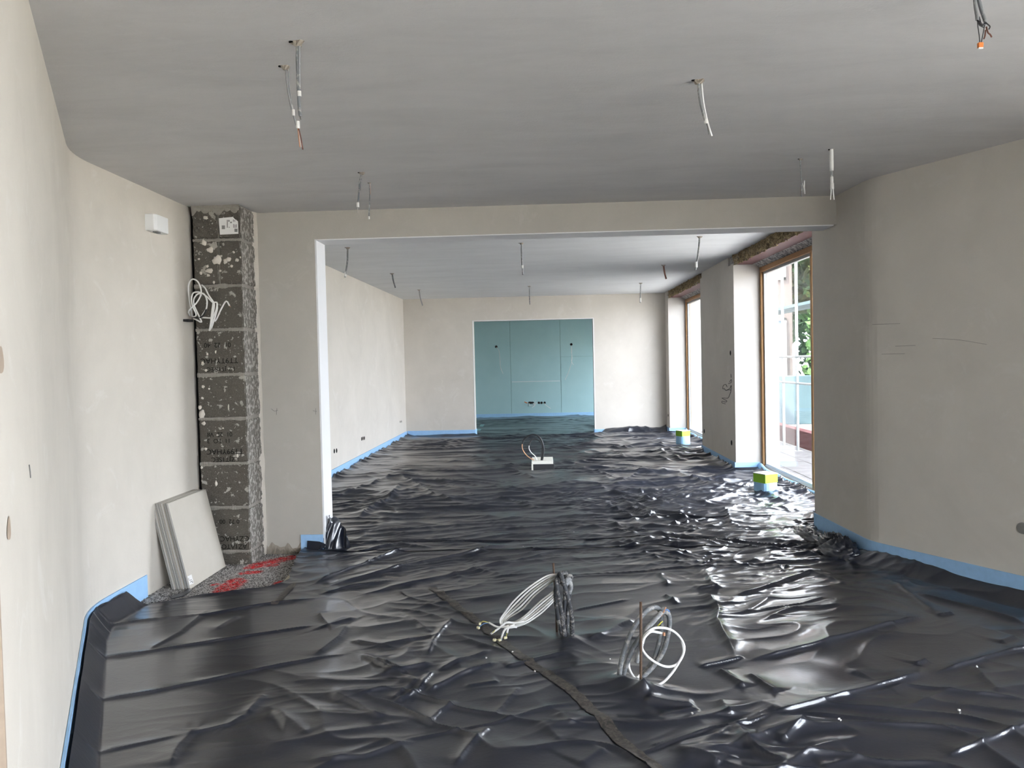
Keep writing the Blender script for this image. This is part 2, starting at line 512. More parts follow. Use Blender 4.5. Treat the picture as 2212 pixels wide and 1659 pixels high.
def PYL(pts, Y): return [py(a, b, Y) for a, b in pts]
scratch(left_wall, [on_left(62, 1004) + [0.003, -0.002, 0], on_left(64, 1018) + [0.003, -0.002, 0], on_left(65, 1032) + [0.003, -0.002, 0]])
for q in ([(187, 939), (195, 940), (202, 941)], [(189, 936), (191, 944)], [(196, 937), (197, 944)], [(376, 905), (380, 904), (385, 906)], [(380, 903), (381, 918)]):
    scratch(left_wall, PXL(q, -2.647))

# partition with the wide opening: stub, header
PY0, PY1 = 6.03, 6.27
part = struct(MB().box(-2.9, -1.775, PY0, PY1, 0, ZF + 0.2), 'wall_partition', 'beam_plaster_shaded')
struct(MB().box(-1.775, 2.9, PY0, PY1, ZB, ZF + 0.2), 'trim_1', 'beam_plaster_shaded')
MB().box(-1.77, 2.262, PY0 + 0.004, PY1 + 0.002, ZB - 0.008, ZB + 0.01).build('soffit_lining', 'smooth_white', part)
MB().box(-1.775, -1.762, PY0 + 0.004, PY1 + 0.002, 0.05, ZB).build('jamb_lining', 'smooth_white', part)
for q in ([(586, 883), (593, 888), (600, 886)], [(598, 882), (597, 896)], [(676, 887), (684, 889)], [(682, 882), (682, 895)]):
    scratch(part, PYL(q, PY0 - 0.003))
# broken plaster along the foot of the stub
rv = random.Random(3)
V = []; F = []; nx = 140; nz = 7
for j in range(nz):
    for i in range(nx):
        x = -2.23 + i / (nx - 1) * 0.30; z = j / (nz - 1) * (0.075 + 0.07 * float(perlin(np.array([x * 22.0]), np.array([0.7]))[0]) + 0.004 * rv.random())
        V.append((x, PY0 - 0.004 - 0.022 * rv.random() * (1 - j / (nz - 1)), z))
for j in range(nz - 1):
    for i in range(nx - 1):
        a = j * nx + i; F.append((a, a + 1, a + nx + 1, a + nx))
MB().add(V, F).build('broken_foot', 'broken_plaster', part)

# right wall of the front room (fold in it), running on behind the picture's edge
RA, RF, RB, RE = (2.262, 6.5), (2.30, 5.5), (2.80, 4.58), (3.62, 3.07)
RFf = fillet(np.array(RA), np.array(RF), np.array(RB), 0.10, 6)
right_wall = struct(MB().prism([RA] + RFf + [RB, RE, (3.95, 3.07), (3.95, 4.6), (3.02, 6.45), (3.02, 6.5)], 0, ZR + 0.1), 'wall_right', 'wall_plaster_grey')
def on_seg(pxx, pyy, A, B, off=0.003):
    A = np.array(A); B = np.array(B); dr = ray(pxx, pyy); D = B - A
    tt = np.linalg.solve(np.array([[dr[0], -D[0]], [dr[1], -D[1]]]), A)
    p = _C + dr * tt[0]; n_ = np.array([D[1], -D[0], 0]); n_ /= np.linalg.norm(n_)
    if n_ @ (p - _C) > 0: n_ = -n_
    return p + n_ * off
for q in ([(1885, 701), (1945, 699)], [(1935, 748), (1978, 746)], [(1905, 765), (1955, 764)], [(2015, 731), (2070, 734), (2132, 744)]):
    scratch(right_wall, [on_seg(a, b, RF, RB) for a, b in q], r=0.001)

# rear part of the front room, behind the camera: unseen glazed openings, sized to brighten the room
def glazed(n, axis, pos, a0, a1, z0, z1, parts=3, depth=0.08, sgn=1, mat='oak'):
    """floor-deep window: axis 'x' = lies in a plane X=pos, along Y from a0 to a1"""
    w = empty('window_%d' % n, (pos, (a0 + a1) / 2, z0) if axis == 'x' else ((a0 + a1) / 2, pos, z0), kind='structure')
    fw = 0.07
    def bx(p0, p1, q0, q1, nm, mt, d0=0.0, d1=depth):
        mb = MB()
        if axis == 'x': mb.box(pos + d0, pos + d1, p0, p1, q0, q1)
        else: mb.box(p0, p1, pos + d0, pos + d1, q0, q1)
        return mb.build(nm, mt, w, bevel=0.004 if nm != 'pane' else 0)
    bx(a0, a1, z1 - fw, z1, 'frame_head', mat)
    bx(a0, a1, z0, z0 + fw, 'frame_sill', mat)
    for k in range(parts + 1):
        c = a0 + (a1 - a0) * k / parts
        lo, hi = (c, c + fw) if k == 0 else ((c - fw, c) if k == parts else (c - fw / 2, c + fw / 2))
        bx(lo, hi, z0 + fw, z1 - fw, 'frame_post', mat)
    for k in range(parts):
        lo = a0 + (a1 - a0) * k / parts + fw / 2; hi = a0 + (a1 - a0) * (k + 1) / parts - fw / 2
        bx(lo, hi, z0 + fw, z1 - fw, 'pane', 'window_glass', depth * 0.45, depth * 0.55)
    return w
struct(MB().box(3.62, 3.95, 2.75, 3.10, 0, ZF + 0.1).box(3.62, 3.95, -4.2, -3.2, 0, ZF + 0.1).box(3.62, 3.95, -3.2, 2.75, 2.52, ZF + 0.1).box(3.62, 3.95, -3.2, 2.75, 0, 0.1), 'wall_rear_right', 'wall_plaster')
glazed(5, 'x', 3.72, -3.2, 2.75, 0.1, 2.52, 5)
struct(MB().box(-4.3, -2.6, -4.2, -3.9, 0, ZF + 0.1).box(2.9, 3.95, -4.2, -3.9, 0, ZF + 0.1).box(-2.6, 1.4, -4.2, -3.9, 0, ZF + 0.1).box(1.4, 2.9, -4.2, -3.9, 2.52, ZF + 0.1).box(1.4, 2.9, -4.2, -3.9, 0, 0.1), 'wall_rear', 'wall_plaster')
glazed(6, 'y', -4.05, 1.4, 2.9, 0.1, 2.52, 1)
portal('daylight_portal', (3.60, -0.22, 1.31), (-1, 0, 0), 5.95, 2.42)
portal('daylight_portal', (2.15, -3.88, 1.31), (0, 1, 0), 1.5, 2.42)

# far room
far_left = struct(MB().box(-3.05, -2.77, PY1, 15.66, 0, ZR + 0.1), 'wall_left_far', 'far_plaster')
YB = 15.4
back = struct(MB().box(-2.9, -1.37, YB, YB + 0.24, 0, ZR + 0.1).box(1.03, 3.1, YB, YB + 0.24, 0, ZR + 0.1).box(-1.37, 1.03, YB, YB + 0.24, 2.33, ZR + 0.1), 'wall_back', 'far_plaster')
for x in (-1.374, 1.034):
    MB().box(x - 0.008, x + 0.008, YB - 0.004, YB + 0.03, 0.0, 2.33).build('corner_bead', 'smooth_white', back)
MB().box(-1.38, 1.04, YB - 0.004, YB + 0.03, 2.325, 2.34).build('corner_bead', 'smooth_white', back)
XR = 2.46
W1 = (7.08, 9.95); W2 = (12.0, 15.05); ZL = 2.685
far_right = struct(MB().box(XR, 3.02, 6.5, W1[0], 0, ZR + 0.1)
                   .box(XR, 3.02, W1[1], W1[1] + 0.26, 0, ZL).box(XR + 0.05, 3.02, W1[1], W1[1] + 0.26, ZL, ZR + 0.1)
                   .box(XR, 3.02, W1[1] + 0.26, W2[0] - 0.12, 0, ZR + 0.1)
                   .box(XR, 3.02, W2[0] - 0.12, W2[0], 0, ZL + 0.03).box(XR + 0.05, 3.02, W2[0] - 0.12, W2[0], ZL, ZR + 0.1)
                   .box(XR, 3.02, W2[1], 15.64, 0, ZR + 0.1), 'wall_right_far', 'far_plaster')
MB().box(XR + 0.03, XR + 0.06, W1[1], W1[1] + 0.26, ZL, ZR).box(XR + 0.03, XR + 0.06, W2[0] - 0.12, W2[0], ZL + 0.03, ZR).build('torn_notch', 'rough_grout', far_right)
# white reveals (lining of the window openings), colour dimmed against the strong daylight
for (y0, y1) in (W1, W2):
    MB().box(XR + 0.001, 2.80, y1 - 0.008, y1 + 0.001, 0.0, ZL).build('reveal_lining', 'reveal_plaster_dimmed', far_right)
    MB().box(XR + 0.001, 2.80, y0 - 0.001, y0 + 0.008, 0.0, ZL).build('reveal_lining', 'reveal_plaster_dimmed', far_right)
# rough lintels: torn plaster and insulation, red steel, grout line above the frame
def lintel(y0, y1):
    n = int((y1 - y0) / 0.012); nz = 12
    rr = np.random.RandomState(int(y0 * 10))
    ys = np.linspace(y0, y1, n); zs = np.linspace(ZL - 0.02, ZR, nz)
    YY, ZZ = np.meshgrid(ys, zs)
    XX = XR + 0.012 + 0.05 * perlin(YY * 9, ZZ * 14) + 0.02 * perlin(YY * 31, ZZ * 40 + 7) + rr.rand(*YY.shape) * 0.012
    ZZ = ZZ + (ZZ < ZL) * 0.02 * perlin(YY * 17, ZZ * 0 + 3)
    V = list(zip(XX.ravel(), YY.ravel(), ZZ.ravel()))
    F = [(j * n + i, j * n + i + 1, (j + 1) * n + i + 1, (j + 1) * n + i) for j in range(nz - 1) for i in range(n - 1)]
    root = empty('lintel', (XR + 0.1, (y0 + y1) / 2, ZL), kind='structure')
    MB().add(V, F).build('mineral_wool', 'mineral_wool', root)
    MB().box(XR + 0.07, 3.02, y0, y1, ZL + 0.004, ZR + 0.1).build('core', 'rough_grout', root)
    MB().box(XR + 0.035, XR + 0.24, y0, y1, ZL - 0.012, ZL + 0.004).build('steel_flange', 'red_steel', root)
    # grout wedge
    MB().add([(XR + 0.24, y0, ZL), (2.80, y0, ZL - 0.055), (2.80, y0, ZL + 0.01), (XR + 0.24, y1, ZL), (2.80, y1, ZL - 0.055), (2.80, y1, ZL + 0.01)],
             [(0, 1, 2), (3, 5, 4), (0, 3, 4, 1), (1, 4, 5, 2), (2, 5, 3, 0)]).build('grout_line', 'rough_grout', root)
    # hanging fibres
    f = MB(); q = random.Random(int(y0))
    for k in range(int((y1 - y0) * 22)):
        y = q.uniform(y0, y1); z = q.uniform(ZL - 0.01, ZR - 0.02); l = q.uniform(0.02, 0.06)
        f.tube([(XR + 0.02, y, z), (XR - 0.015 - q.random() * 0.015, y + q.uniform(-.02, .02), z - l * 0.4), (XR - 0.01, y + q.uniform(-.03, .03), z - l)], 0.0016, 4)
    fo = f.build('loose_fibres', 'mineral_wool', root); fo['kind'] = 'stuff'
lintel(*W1); lintel(*W2)

# the two tall windows of the far room
def tall_window(n, y0, y1, mid=None):
    w = empty('window_%d' % n, (2.83, (y0 + y1) / 2, 0.0), kind='structure')
    X0, X1, z0, z1, fw = 2.79, 2.87, 0.055, 2.63, 0.062
    MB().box(X0, X1, y0, y1, z1 - fw, z1).build('frame_head', 'oak', w, bevel=0.005)
    for (a, b) in ((y0, y0 + fw), (y1 - fw, y1)) + (((mid - fw / 2, mid + fw / 2),) if mid else ()):
        MB().box(X0, X1, a, b, z0, z1 - fw).build('frame_post', 'oak', w, bevel=0.005)
    MB().box(X0 + 0.02, X1, y0 + fw, y1 - fw, z0, z0 + 0.06).build('frame_sill', 'white_plastic', w, bevel=0.004)
    MB().box(X0 - 0.008, X0 + 0.02, y0 + fw, y1 - fw, z0, z0 + 0.035).build('threshold', 'brown_edge', w)
    for (a, b, c, e) in ((y0 + fw, y1 - fw, z1 - fw - 0.03, z1 - fw), (y0 + fw, y1 - fw, z0 + 0.06, z0 + 0.085)):
        MB().box(X0 + 0.03, X1 - 0.01, a, b, c, e).build('glazing_bead', 'grey_cable' if c > 1 else 'white_plastic', w)
    for (a, b) in ((y0 + fw, y0 + fw + 0.025), (y1 - fw - 0.03, y1 - fw)):
        MB().box(X0 + 0.03, X1 - 0.01, a, b, z0 + 0.085, z1 - fw - 0.03).build('glazing_bead', 'grey_cable', w)
    MB().box(X0 + 0.045, X0 + 0.055, y0 + fw, y1 - fw, z0 + 0.06, z1 - fw).build('pane', 'window_glass', w)
    MB().box(2.76, 3.04, y0, y1, -0.02, z0).build('outer_sill', 'white_plastic', w)
    portal('daylight_portal', (2.77, (y0 + y1) / 2, 1.35), (-1, 0, 0), y1 - y0, 2.5)
tall_window(1, *W1, 8.08); tall_window(2, *W2)
struct(MB().box(2.87, 3.02, W1[0], W1[1], 2.63, ZR), 'trim_2', 'rough_grout')
struct(MB().box(2.87, 3.02, W2[0], W2[1], 2.63, ZR), 'trim_3', 'rough_grout')

# back room with the moisture boards
YG = 19.2
gw = empty('wall_boards', (0, YG, 0), kind='structure')
x1 = float(py(1103, 790, YG)[0]); x2 = float(py(1211, 790, YG)[0])
zj = float(py(1155, 824, YG)[2]); zr = float(py(1245, 770, YG)[2])
g = 0.004
for (a, b, c, e, dy) in ((-2.9, x1 - g, 0, 2.7, 0.002), (x1 + g, x2 - g, 0, zj - g, 0.0), (x1 + g, x2 - g, zj + g, 2.7, 0.001), (x2 + g, 3.4, 0, zr - 0.002, 0.003), (x2 + g, 3.4, zr + 0.002, 2.7, 0.002)):
    MB().box(a, b, YG - dy, YG + 0.02, c, e).build('board', 'green_board', gw, bevel=0.002, segs=1)
MB().box(-2.9, 3.4, YG + 0.012, YG + 0.2, 0, 2.7).build('backing', 'tape_teal', gw)
MB().box(x1 + 0.02, x2 - 0.02, YG - 0.0035, YG - 0.001, zj - 0.006, zj + 0.006).build('joint_filler', 'smooth_white', gw)
struct(MB().box(-3.05, -2.77, 15.64, 19.5, 0, 2.7), 'wall_left_back', 'far_plaster')
struct(MB().box(2.9, 3.2, 15.64, 15.9, 0, 2.7).box(2.9, 3.2, 18.7, 19.5, 0, 2.7).box(2.9, 3.2, 15.9, 18.7, 2.0, 2.7).box(2.9, 3.2, 15.9, 18.7, 0, 0.1), 'wall_right_back', 'far_plaster')
glazed(4, 'x', 3.0, 15.9, 18.7, 0.1, 2.0, 2)
portal('daylight_portal', (2.88, 17.3, 1.05), (-1, 0, 0), 2.8, 1.9)

# ---- exposed granulate screed patch with sprayed red marks
xs = np.arange(-2.66, -1.55, 0.0055); ys = np.arange(4.35, 6.04, 0.0055)
GX, GY = np.meshgrid(xs, ys)
rr = np.random.RandomState(4)
GZ = 0.003 + 0.006 * rr.rand(*GX.shape) + 0.004 * perlin(GX * 25, GY * 25)
inside = GX < -1.55
paint = np.zeros_like(GX)
def pw(a): return np.array(pz(*a)[:2])
for (pts, w) in (([(556, 1222), (600, 1212), (632, 1206)], 0.075), ([(530, 1240), (552, 1238)], 0.05), ([(515, 1258), (500, 1270), (478, 1280)], 0.065), ([(462, 1290), (435, 1296)], 0.06), ([(485, 1272), (510, 1255)], 0.06), ([(462, 1265), (470, 1264)], 0.025), ([(604, 1262), (616, 1258)], 0.04), ([(540, 1228), (590, 1222)], 0.05)):
    P = [pw(q) for q in pts]
    for a, b in zip(P[:-1], P[1:]):
        dd, _, _ = seg_dist(GX, GY, a, b)
        paint = np.maximum(paint, sstep(w * 1.25, w * 0.55, dd + 0.02 * perlin(GX * 20, GY * 20)))
n = len(xs); mr = len(ys)
F = [(j * n + i, j * n + i + 1, (j + 1) * n + i + 1, (j + 1) * n + i) for j in range(mr - 1) for i in range(n - 1)]
me = bpy.data.meshes.new('screed_surface'); me.from_pydata(np.stack([GX.ravel(), GY.ravel(), GZ.ravel()], 1).tolist(), [], F); me.update()
at = me.attributes.new('paint', 'FLOAT', 'POINT'); at.data.foreach_set('value', paint.ravel().astype(np.float32))
me.materials.append(MATS['granulate'])
so = bpy.data.objects.new('screed_surface', me); link(so, floor); so['label'] = 'speckled grey granulate with red sprayed marks'

# ---- concrete block column in the corner
CX0, CX1, CY0, CY1 = -2.604, -2.24, 5.71, 6.03
colm = empty('wall_column', (-2.42, CY0, 0), kind='structure')
zj_ = [0.0, 0.108, 0.444, 0.779, 1.119, 1.452, 1.792, 2.12, 2.464, ZF]
MB().box(CX0 + 0.012, CX1 - 0.006, CY0 + 0.012, CY1 + 0.01, 0, ZF).build('mortar_core', 'mortar', colm)
def block(x0, x1, z0, z1, seed):
    q = random.Random(seed)
    bm = bmesh.new(); bmesh.ops.create_cube(bm, size=1.0)
    bmesh.ops.subdivide_edges(bm, edges=bm.edges[:], cuts=9, use_grid_fill=True)
    for v in bm.verts:
        v.co.x = (v.co.x + .5) * (x1 - x0) + x0; v.co.y = (v.co.y + .5) * (CY1 - CY0) + CY0; v.co.z = (v.co.z + .5) * (z1 - z0) + z0
    bmesh.ops.bevel(bm, geom=[e for e in bm.edges if e.calc_face_angle(0) > 1.0], offset=0.006, segments=2, affect='EDGES')
    for v in bm.verts:
        k = 0.0025
        v.co += Vector((q.uniform(-k, k), q.uniform(-k, k), q.uniform(-k, k)))
    for f in bm.faces: f.material_index = 1 if f.normal.x > 0.7 else 0
    me = bpy.data.meshes.new('block'); off = Vector(colm.location)
    for v in bm.verts: v.co -= off
    bm.to_mesh(me); bm.free()
    me.materials.append(MATS['concrete_block']); me.materials.append(MATS['concrete_block_side'])
    o = bpy.data.objects.new('block', me); link(o, colm)
jz = 0.009
for k in range(len(zj_) - 1):
    if k in (7, 8):
        xm = float(py(471, 500, CY0)[0])
        block(CX0, xm - 0.004, zj_[k] + jz, zj_[k + 1] - jz, k); block(xm + 0.004, CX1, zj_[k] + jz, zj_[k + 1] - jz, k + 50)
    else:
        block(CX0, CX1, zj_[k] + (jz if k else 0), zj_[k + 1] - jz, k)
# smeared mortar ridges in the bed joints
for k, z in enumerate(zj_[1:-1]):
    q = random.Random(k); V = []; F = []; n = 90
    for i in range(n):
        x = CX0 + (CX1 - CX0) * i / (n - 1)
        h = 0.009 + 0.006 * q.random() + 0.022 * max(0, perlin(np.array([x * 9.0]), np.array([k * 3.3]))[0])
        V += [(x, CY0 - 0.003, z - h), (x, CY0 - 0.008 - 0.004 * q.random(), z), (x, CY0 - 0.003, z + h * 0.7)]
    for i in range(n - 1):
        a = 3 * i; F += [(a, a + 3, a + 4, a + 1), (a + 1, a + 4, a + 5, a + 2)]
    MB().add(V, F).build('mortar_joint', 'mortar', colm)
# plaster lumps thrown on the blocks
q = random.Random(21)
lumps = [(478, 553, 6, 5), (505, 545, 6, 6), (500, 575, 8, 7), (462, 610, 5, 7), (448, 575, 6, 7), (520, 556, 6, 5), (430, 560, 6, 5), (448, 765, 5, 6), (438, 785, 8, 9), (445, 800, 7, 6), (466, 760, 3, 8), (439, 835, 8, 7), (452, 840, 5, 5), (437, 860, 7, 6), (445, 970, 6, 8), (482, 925, 4, 4), (494, 880, 3, 14), (513, 985, 4, 10), (467, 1044, 6, 14), (470, 940, 5, 4), (436, 1010, 6, 7), (455, 540, 17, 15), (468, 562, 20, 22), (452, 585, 18, 12), (441, 523, 14, 16), (444, 470, 12, 9), (487, 565, 9, 12), (494, 560, 11, 10), (512, 562, 11, 8), (436, 895, 13, 22), (432, 880, 9, 10), (440, 915, 10, 9), (450, 595, 8, 6), (434, 590, 7, 8), (476, 585, 7, 6)]
for (a, b, w, h) in lumps:
    c = py(a, b, CY0); e = py(a + w / 2, b, CY0); r_ = abs(e[0] - c[0]); rz_ = r_ * h / w
    V = [(c[0], CY0 - 0.012, c[2])]; n = 14; ph = [q.uniform(0.72, 1.15) for _ in range(n)]
    for ring, dy in ((0.6, -0.010), (1.0, 0.001)):
        for i in range(n):
            an = 2 * pi * i / n
            V.append((min(CX1 - 0.002, max(CX0, c[0] + cos(an) * r_ * ring * ph[i])), CY0 + dy, c[2] + sin(an) * rz_ * ring * ph[i]))
    F = [(0, 1 + i, 1 + (i + 1) % n) for i in range(n)] + [(1 + i, 1 + n + i, 1 + n + (i + 1) % n, 1 + (i + 1) % n) for i in range(n)]
    MB().add(V, F).build('plaster_lump', 'wall_plaster', colm, smooth=True)
# stamped codes, printed upside down on some blocks
def text_mesh(body, size, mat, parent, loc, rot, name='print', sx=1.0):
    cu = bpy.data.curves.new('print', 'FONT'); cu.body = body; cu.size = size; cu.align_x = 'CENTER'; cu.align_y = 'CENTER'; cu.extrude = 0.0004
    tmp = bpy.data.objects.new('tmp', cu); COL.objects.link(tmp)
    dg = bpy.context.evaluated_depsgraph_get()
    me = bpy.data.meshes.new_from_object(tmp.evaluated_get(dg)); bpy.data.objects.remove(tmp)
    M = Matrix.Translation(Vector(loc)) @ rot @ Matrix.Diagonal((sx, 1, 1, 1))
    top = parent
    while top.parent is not None: top = top.parent
    me.transform(Matrix.Translation(-Vector(top.location)) @ M)
    me.materials.clear(); me.materials.append(MATS[mat])
    o = bpy.data.objects.new(name, me); return link(o, parent)
FACE = Matrix.Rotation(radians(90), 4, 'X')
UP = Matrix.Rotation(pi, 4, 'Y')
for (a, b, s_, txt, sx) in ((470, 745, 0.060, '01  22  40', 1.0), (474, 779, 0.066, 'TT9TYHAC', 1.05), (477, 797, 0.055, 'LZ JT1S EC', 1.0), (475, 938, 0.055, '01  22  V8', 1.0), (473, 952, 0.055, '11  EO  3', 1.0), (486, 975, 0.066, 'TT99YHAC', 1.05), (486, 992, 0.058, 'LZJT1SEC', 1.05), (496, 1126, 0.055, '0 72  00', 1.0), (507, 1163, 0.066, 'CZYHAC', 1.0), (506, 1180, 0.060, 'AZ1ATO', 1.0)):
    p = py(a, b, CY0)
    text_mesh(txt, s_ * 0.84, 'block_print', colm, (p[0], CY0 - 0.0035, p[2]), UP @ FACE, sx=sx)
# paper slip stuck high on the column
slip = empty('paper_slip', tuple(py(493, 487, CY0 - 0.006)), 'small white printed paper slip stuck near the top of the block column', 'paper label')
ys_ = CY0 - 0.008
P4 = [py(a, b, ys_) for a, b in ((472.5, 471.5), (503, 468.5), (507, 473), (514, 478), (515, 505), (475, 507))]
MB().add(P4 + [p + [0, 0.001, 0] for p in P4], [(0, 1, 2, 3, 4, 5), (11, 10, 9, 8, 7, 6)] + [(i, (i + 1) % 6, 6 + (i + 1) % 6, 6 + i) for i in range(6)]).build('sheet', 'paper', slip)
for (x0_, x1_, y0_, y1_) in ((479, 486, 487, 495), (490, 492, 475, 492), (493, 496, 475, 479), (503.5, 505, 474, 479), (506.5, 508, 475, 479), (504, 505.6, 484, 492), (507, 508.6, 485, 492.5), (510, 511.6, 484.5, 492), (494, 496, 490, 492), (497, 501, 479, 482), (506.5, 513, 494, 501)):
    Q = [py(a, b, ys_ - 0.0006) for a, b in ((x0_, y0_), (x1_, y0_), (x1_, y1_), (x0_, y1_))]
    MB().add(Q, [(0, 1, 2, 3)]).build('print', 'print_grey', slip)
# ragged plaster lip of the left wall beside the gap
for (xa, wid, sd) in ((-2.65, 0.006, 1),):
    q = random.Random(sd); V = []; F = []; n = 120
    for i in range(n):
        z = 0.35 + (ZF - 0.37) * i / (n - 1)
        w = wid * (0.4 + 0.9 * abs(perlin(np.array([z * 6.0]), np.array([2.2]))[0] * 2) + 0.25 * q.random())
        V += [(xa - 0.02, CY0 - 0.035 - 0.02 * q.random(), z), (xa + 0.004, CY0 - 0.05 - 0.02 * q.random(), z), (xa + w, CY0 + 0.005, z), (xa + w * 0.7, CY0 + 0.05, z)]
    for i in range(n - 1):
        a = 4 * i
        for j in range(3): F.append((a + j, a + 4 + j, a + 5 + j, a + 1 + j))
    MB().add(V, F).build('torn_plaster_edge', 'wall_plaster', left_wall)
MB().box(-2.65, CX0, CY0 + 0.06, CY1, 0, ZF).build('gap_shade', 'recess_shade', colm)  # black filler box painted as the shade deep in the gap
# plaster lip along the right side of the column
q = random.Random(9); V = []; F = []; n = 330
for i in range(n):
    z = ZF * i / (n - 1)
    e_ = perlin(np.array([z * 7.0]), np.array([1.5]))[0]
    V += [(CX1 - 0.004, CY1 - 0.06 - 0.05 * e_ - 0.015 * q.random(), z), (CX1 + 0.004 + 0.002 * q.random(), CY1 - 0.03, z), (CX1 + 0.010 + 0.008 * e_, CY1 + 0.003, z)]
for i in range(n - 1):
    a = 3 * i; F += [(a, a + 3, a + 4, a + 1), (a + 1, a + 4, a + 5, a + 2)]
MB().add(V, F).build('plaster_lip', 'wall_plaster', colm)
# ragged plaster where column meets ceiling
q = random.Random(5); V = []; F = []; n = 60
for i in range(n):
    x = CX0 + (CX1 - CX0) * i / (n - 1)
    V += [(x, CY0 - 0.006, ZF - 0.035 - 0.08 * float(abs(perlin(np.array([x * 14.0]), np.array([3.3]))[0])) - 0.004 * q.random()), (x, CY0 - 0.016, ZF - 0.02), (x, CY0 - 0.012, ZF + 0.01)]
for i in range(n - 1):
    a = 3 * i; F += [(a, a + 3, a + 4, a + 1), (a + 1, a + 4, a + 5, a + 2)]
MB().add(V, F).build('plaster_lip', 'mortar', colm)
# ================================================================== BLACK FOIL ON THE FLOOR
def crop(ox, oy, sc, lst):
    return [([(ox + a / sc, oy + b / sc) for a, b in pts], h, w) for pts, h, w in lst]
CREASES = []
CREASES += crop(100, 1250, 2.765, [
    ([(250, 312), (540, 265), (930, 230), (1300, 160), (1640, 115)], .012, .020),
    ([(240, 498), (640, 440), (1000, 380), (1400, 318), (1640, 280)], .012, .016),
    ([(240, 750), (640, 680), (1000, 605), (1400, 520), (1780, 460)], .012, .016),
    ([(240, 1068), (560, 1000), (830, 945), (1100, 880), (1230, 800)], .010, .018),
    ([(600, 440), (800, 330), (960, 200)], .010, .030), ([(1010, 310), (1150, 228)], .008, .025), ([(1200, 820), (1250, 760), (1300, 700)], .014, .03),
    ([(740, 1131), (800, 1000), (900, 900)], .012, .05), ([(1560, 1100), (1900, 1070), (2200, 980)], .012, .02),
    ([(1640, 100), (1800, 60), (2100, 20)], .014, .03), ([(1620, 200), (1680, 290), (1860, 240)], .018, .035), ([(1820, 380), (2000, 410), (2212, 370)], .016, .03),
    ([(1600, 470), (1750, 360), (1800, 290)], .016, .03), ([(1700, 700), (1850, 760), (2000, 850)], .016, .035), ([(1880, 460), (2050, 560), (2140, 580)], .016, .03),
    ([(1350, 790), (1480, 880), (1560, 950)], .010, .05), ([(2060, 740), (2212, 620)], .015, .03), ([(1700, 750), (2140, 650)], .008, .012)])
CREASES += crop(1400, 1200, 2.724, [
    ([(300, 665), (560, 605)], .016, .018), ([(600, 625), (1000, 530), (1300, 450), (1620, 372)], .024, .040), ([(1700, 360), (1790, 345)], .014, .015),
    ([(720, 945), (1100, 850), (1620, 700)], .022, .030), ([(1690, 695), (2000, 605), (2130, 568), (2300, 545)], .018, .022),
    ([(1760, 1185), (2000, 1090), (2300, 975)], .016, .022), ([(-100, 1195), (360, 1040), (590, 1000), (720, 945)], .012, .016),
    ([(320, 240), (400, 330), (385, 400), (510, 600)], .026, .035), ([(400, 680), (560, 790)], .022, .03), ([(570, 710), (750, 820)], .018, .03),
    ([(500, 1010), (540, 1110), (640, 1180), (800, 1250)], .026, .04), ([(770, 1100), (890, 975)], .022, .04), ([(490, 265), (700, 200), (940, 115), (1160, 190)], .020, .035),
    ([(880, 935), (1500, 1000), (2080, 1060)], .010, .02), ([(1500, 770), (2212, 850)], .010, .02), ([(1430, 170), (1690, 355)], .016, .03), ([(1540, 230), (1900, 320), (2212, 410)], .020, .05),
    ([(1900, 660), (2060, 820)], .012, .03), ([(2060, 520), (2160, 480)], .014, .03), ([(1570, 650), (1630, 620)], .016, .03), ([(1180, 680), (1320, 750), (1500, 730)], .012, .04),
    ([(120, 1150), (300, 1200), (420, 1250)], .014, .04), ([(640, 330), (900, 290), (1050, 250)], .010, .015), ([(1000, 1250), (1250, 1200)], .010, .04), ([(420, 860), (480, 960)], .018, .05), ([(60, 960), (290, 910)], .012, .04)])
CREASES += crop(800, 1250, 3.16, [
    ([(390, 540), (430, 430), (560, 290)], .018, .025), ([(380, 785), (600, 680), (870, 590)], .018, .025), ([(460, 640), (640, 570), (820, 500)], .014, .02),
    ([(0, 555), (200, 645), (420, 590)], .020, .03), ([(60, 465), (450, 400)], .014, .022), ([(390, 1010), (470, 920), (580, 840)], .016, .025), ([(570, 1292), (700, 1130), (820, 1020)], .014, .022),
    ([(840, 950), (1020, 760)], .010, .018), ([(0, 1210), (280, 1110), (450, 1075), (800, 1010), (1100, 920), (1450, 840)], .008, .012), ([(1880, 1170), (2300, 1060)], .012, .012),
    ([(1390, 225), (1560, 190), (1760, 150)], .010, .010), ([(1480, 440), (1640, 370), (1800, 290)], .020, .05), ([(2000, 120), (2090, 190)], .016, .02), ([(1860, 850), (2000, 870), (2212, 890)], .024, .03),
    ([(160, 860), (330, 780), (440, 640)], .018, .03), ([(200, 240), (430, 390)], .010, .03), ([(1150, 1000), (1300, 1120)], .010, .04), ([(1280, 930), (1360, 1020)], .010, .03), ([(640, 750), (880, 720)], .010, .03),
    ([(920, 620), (1050, 590), (1340, 510)], .014, .02), ([(1400, 1290), (1600, 1180)], .012, .05)])
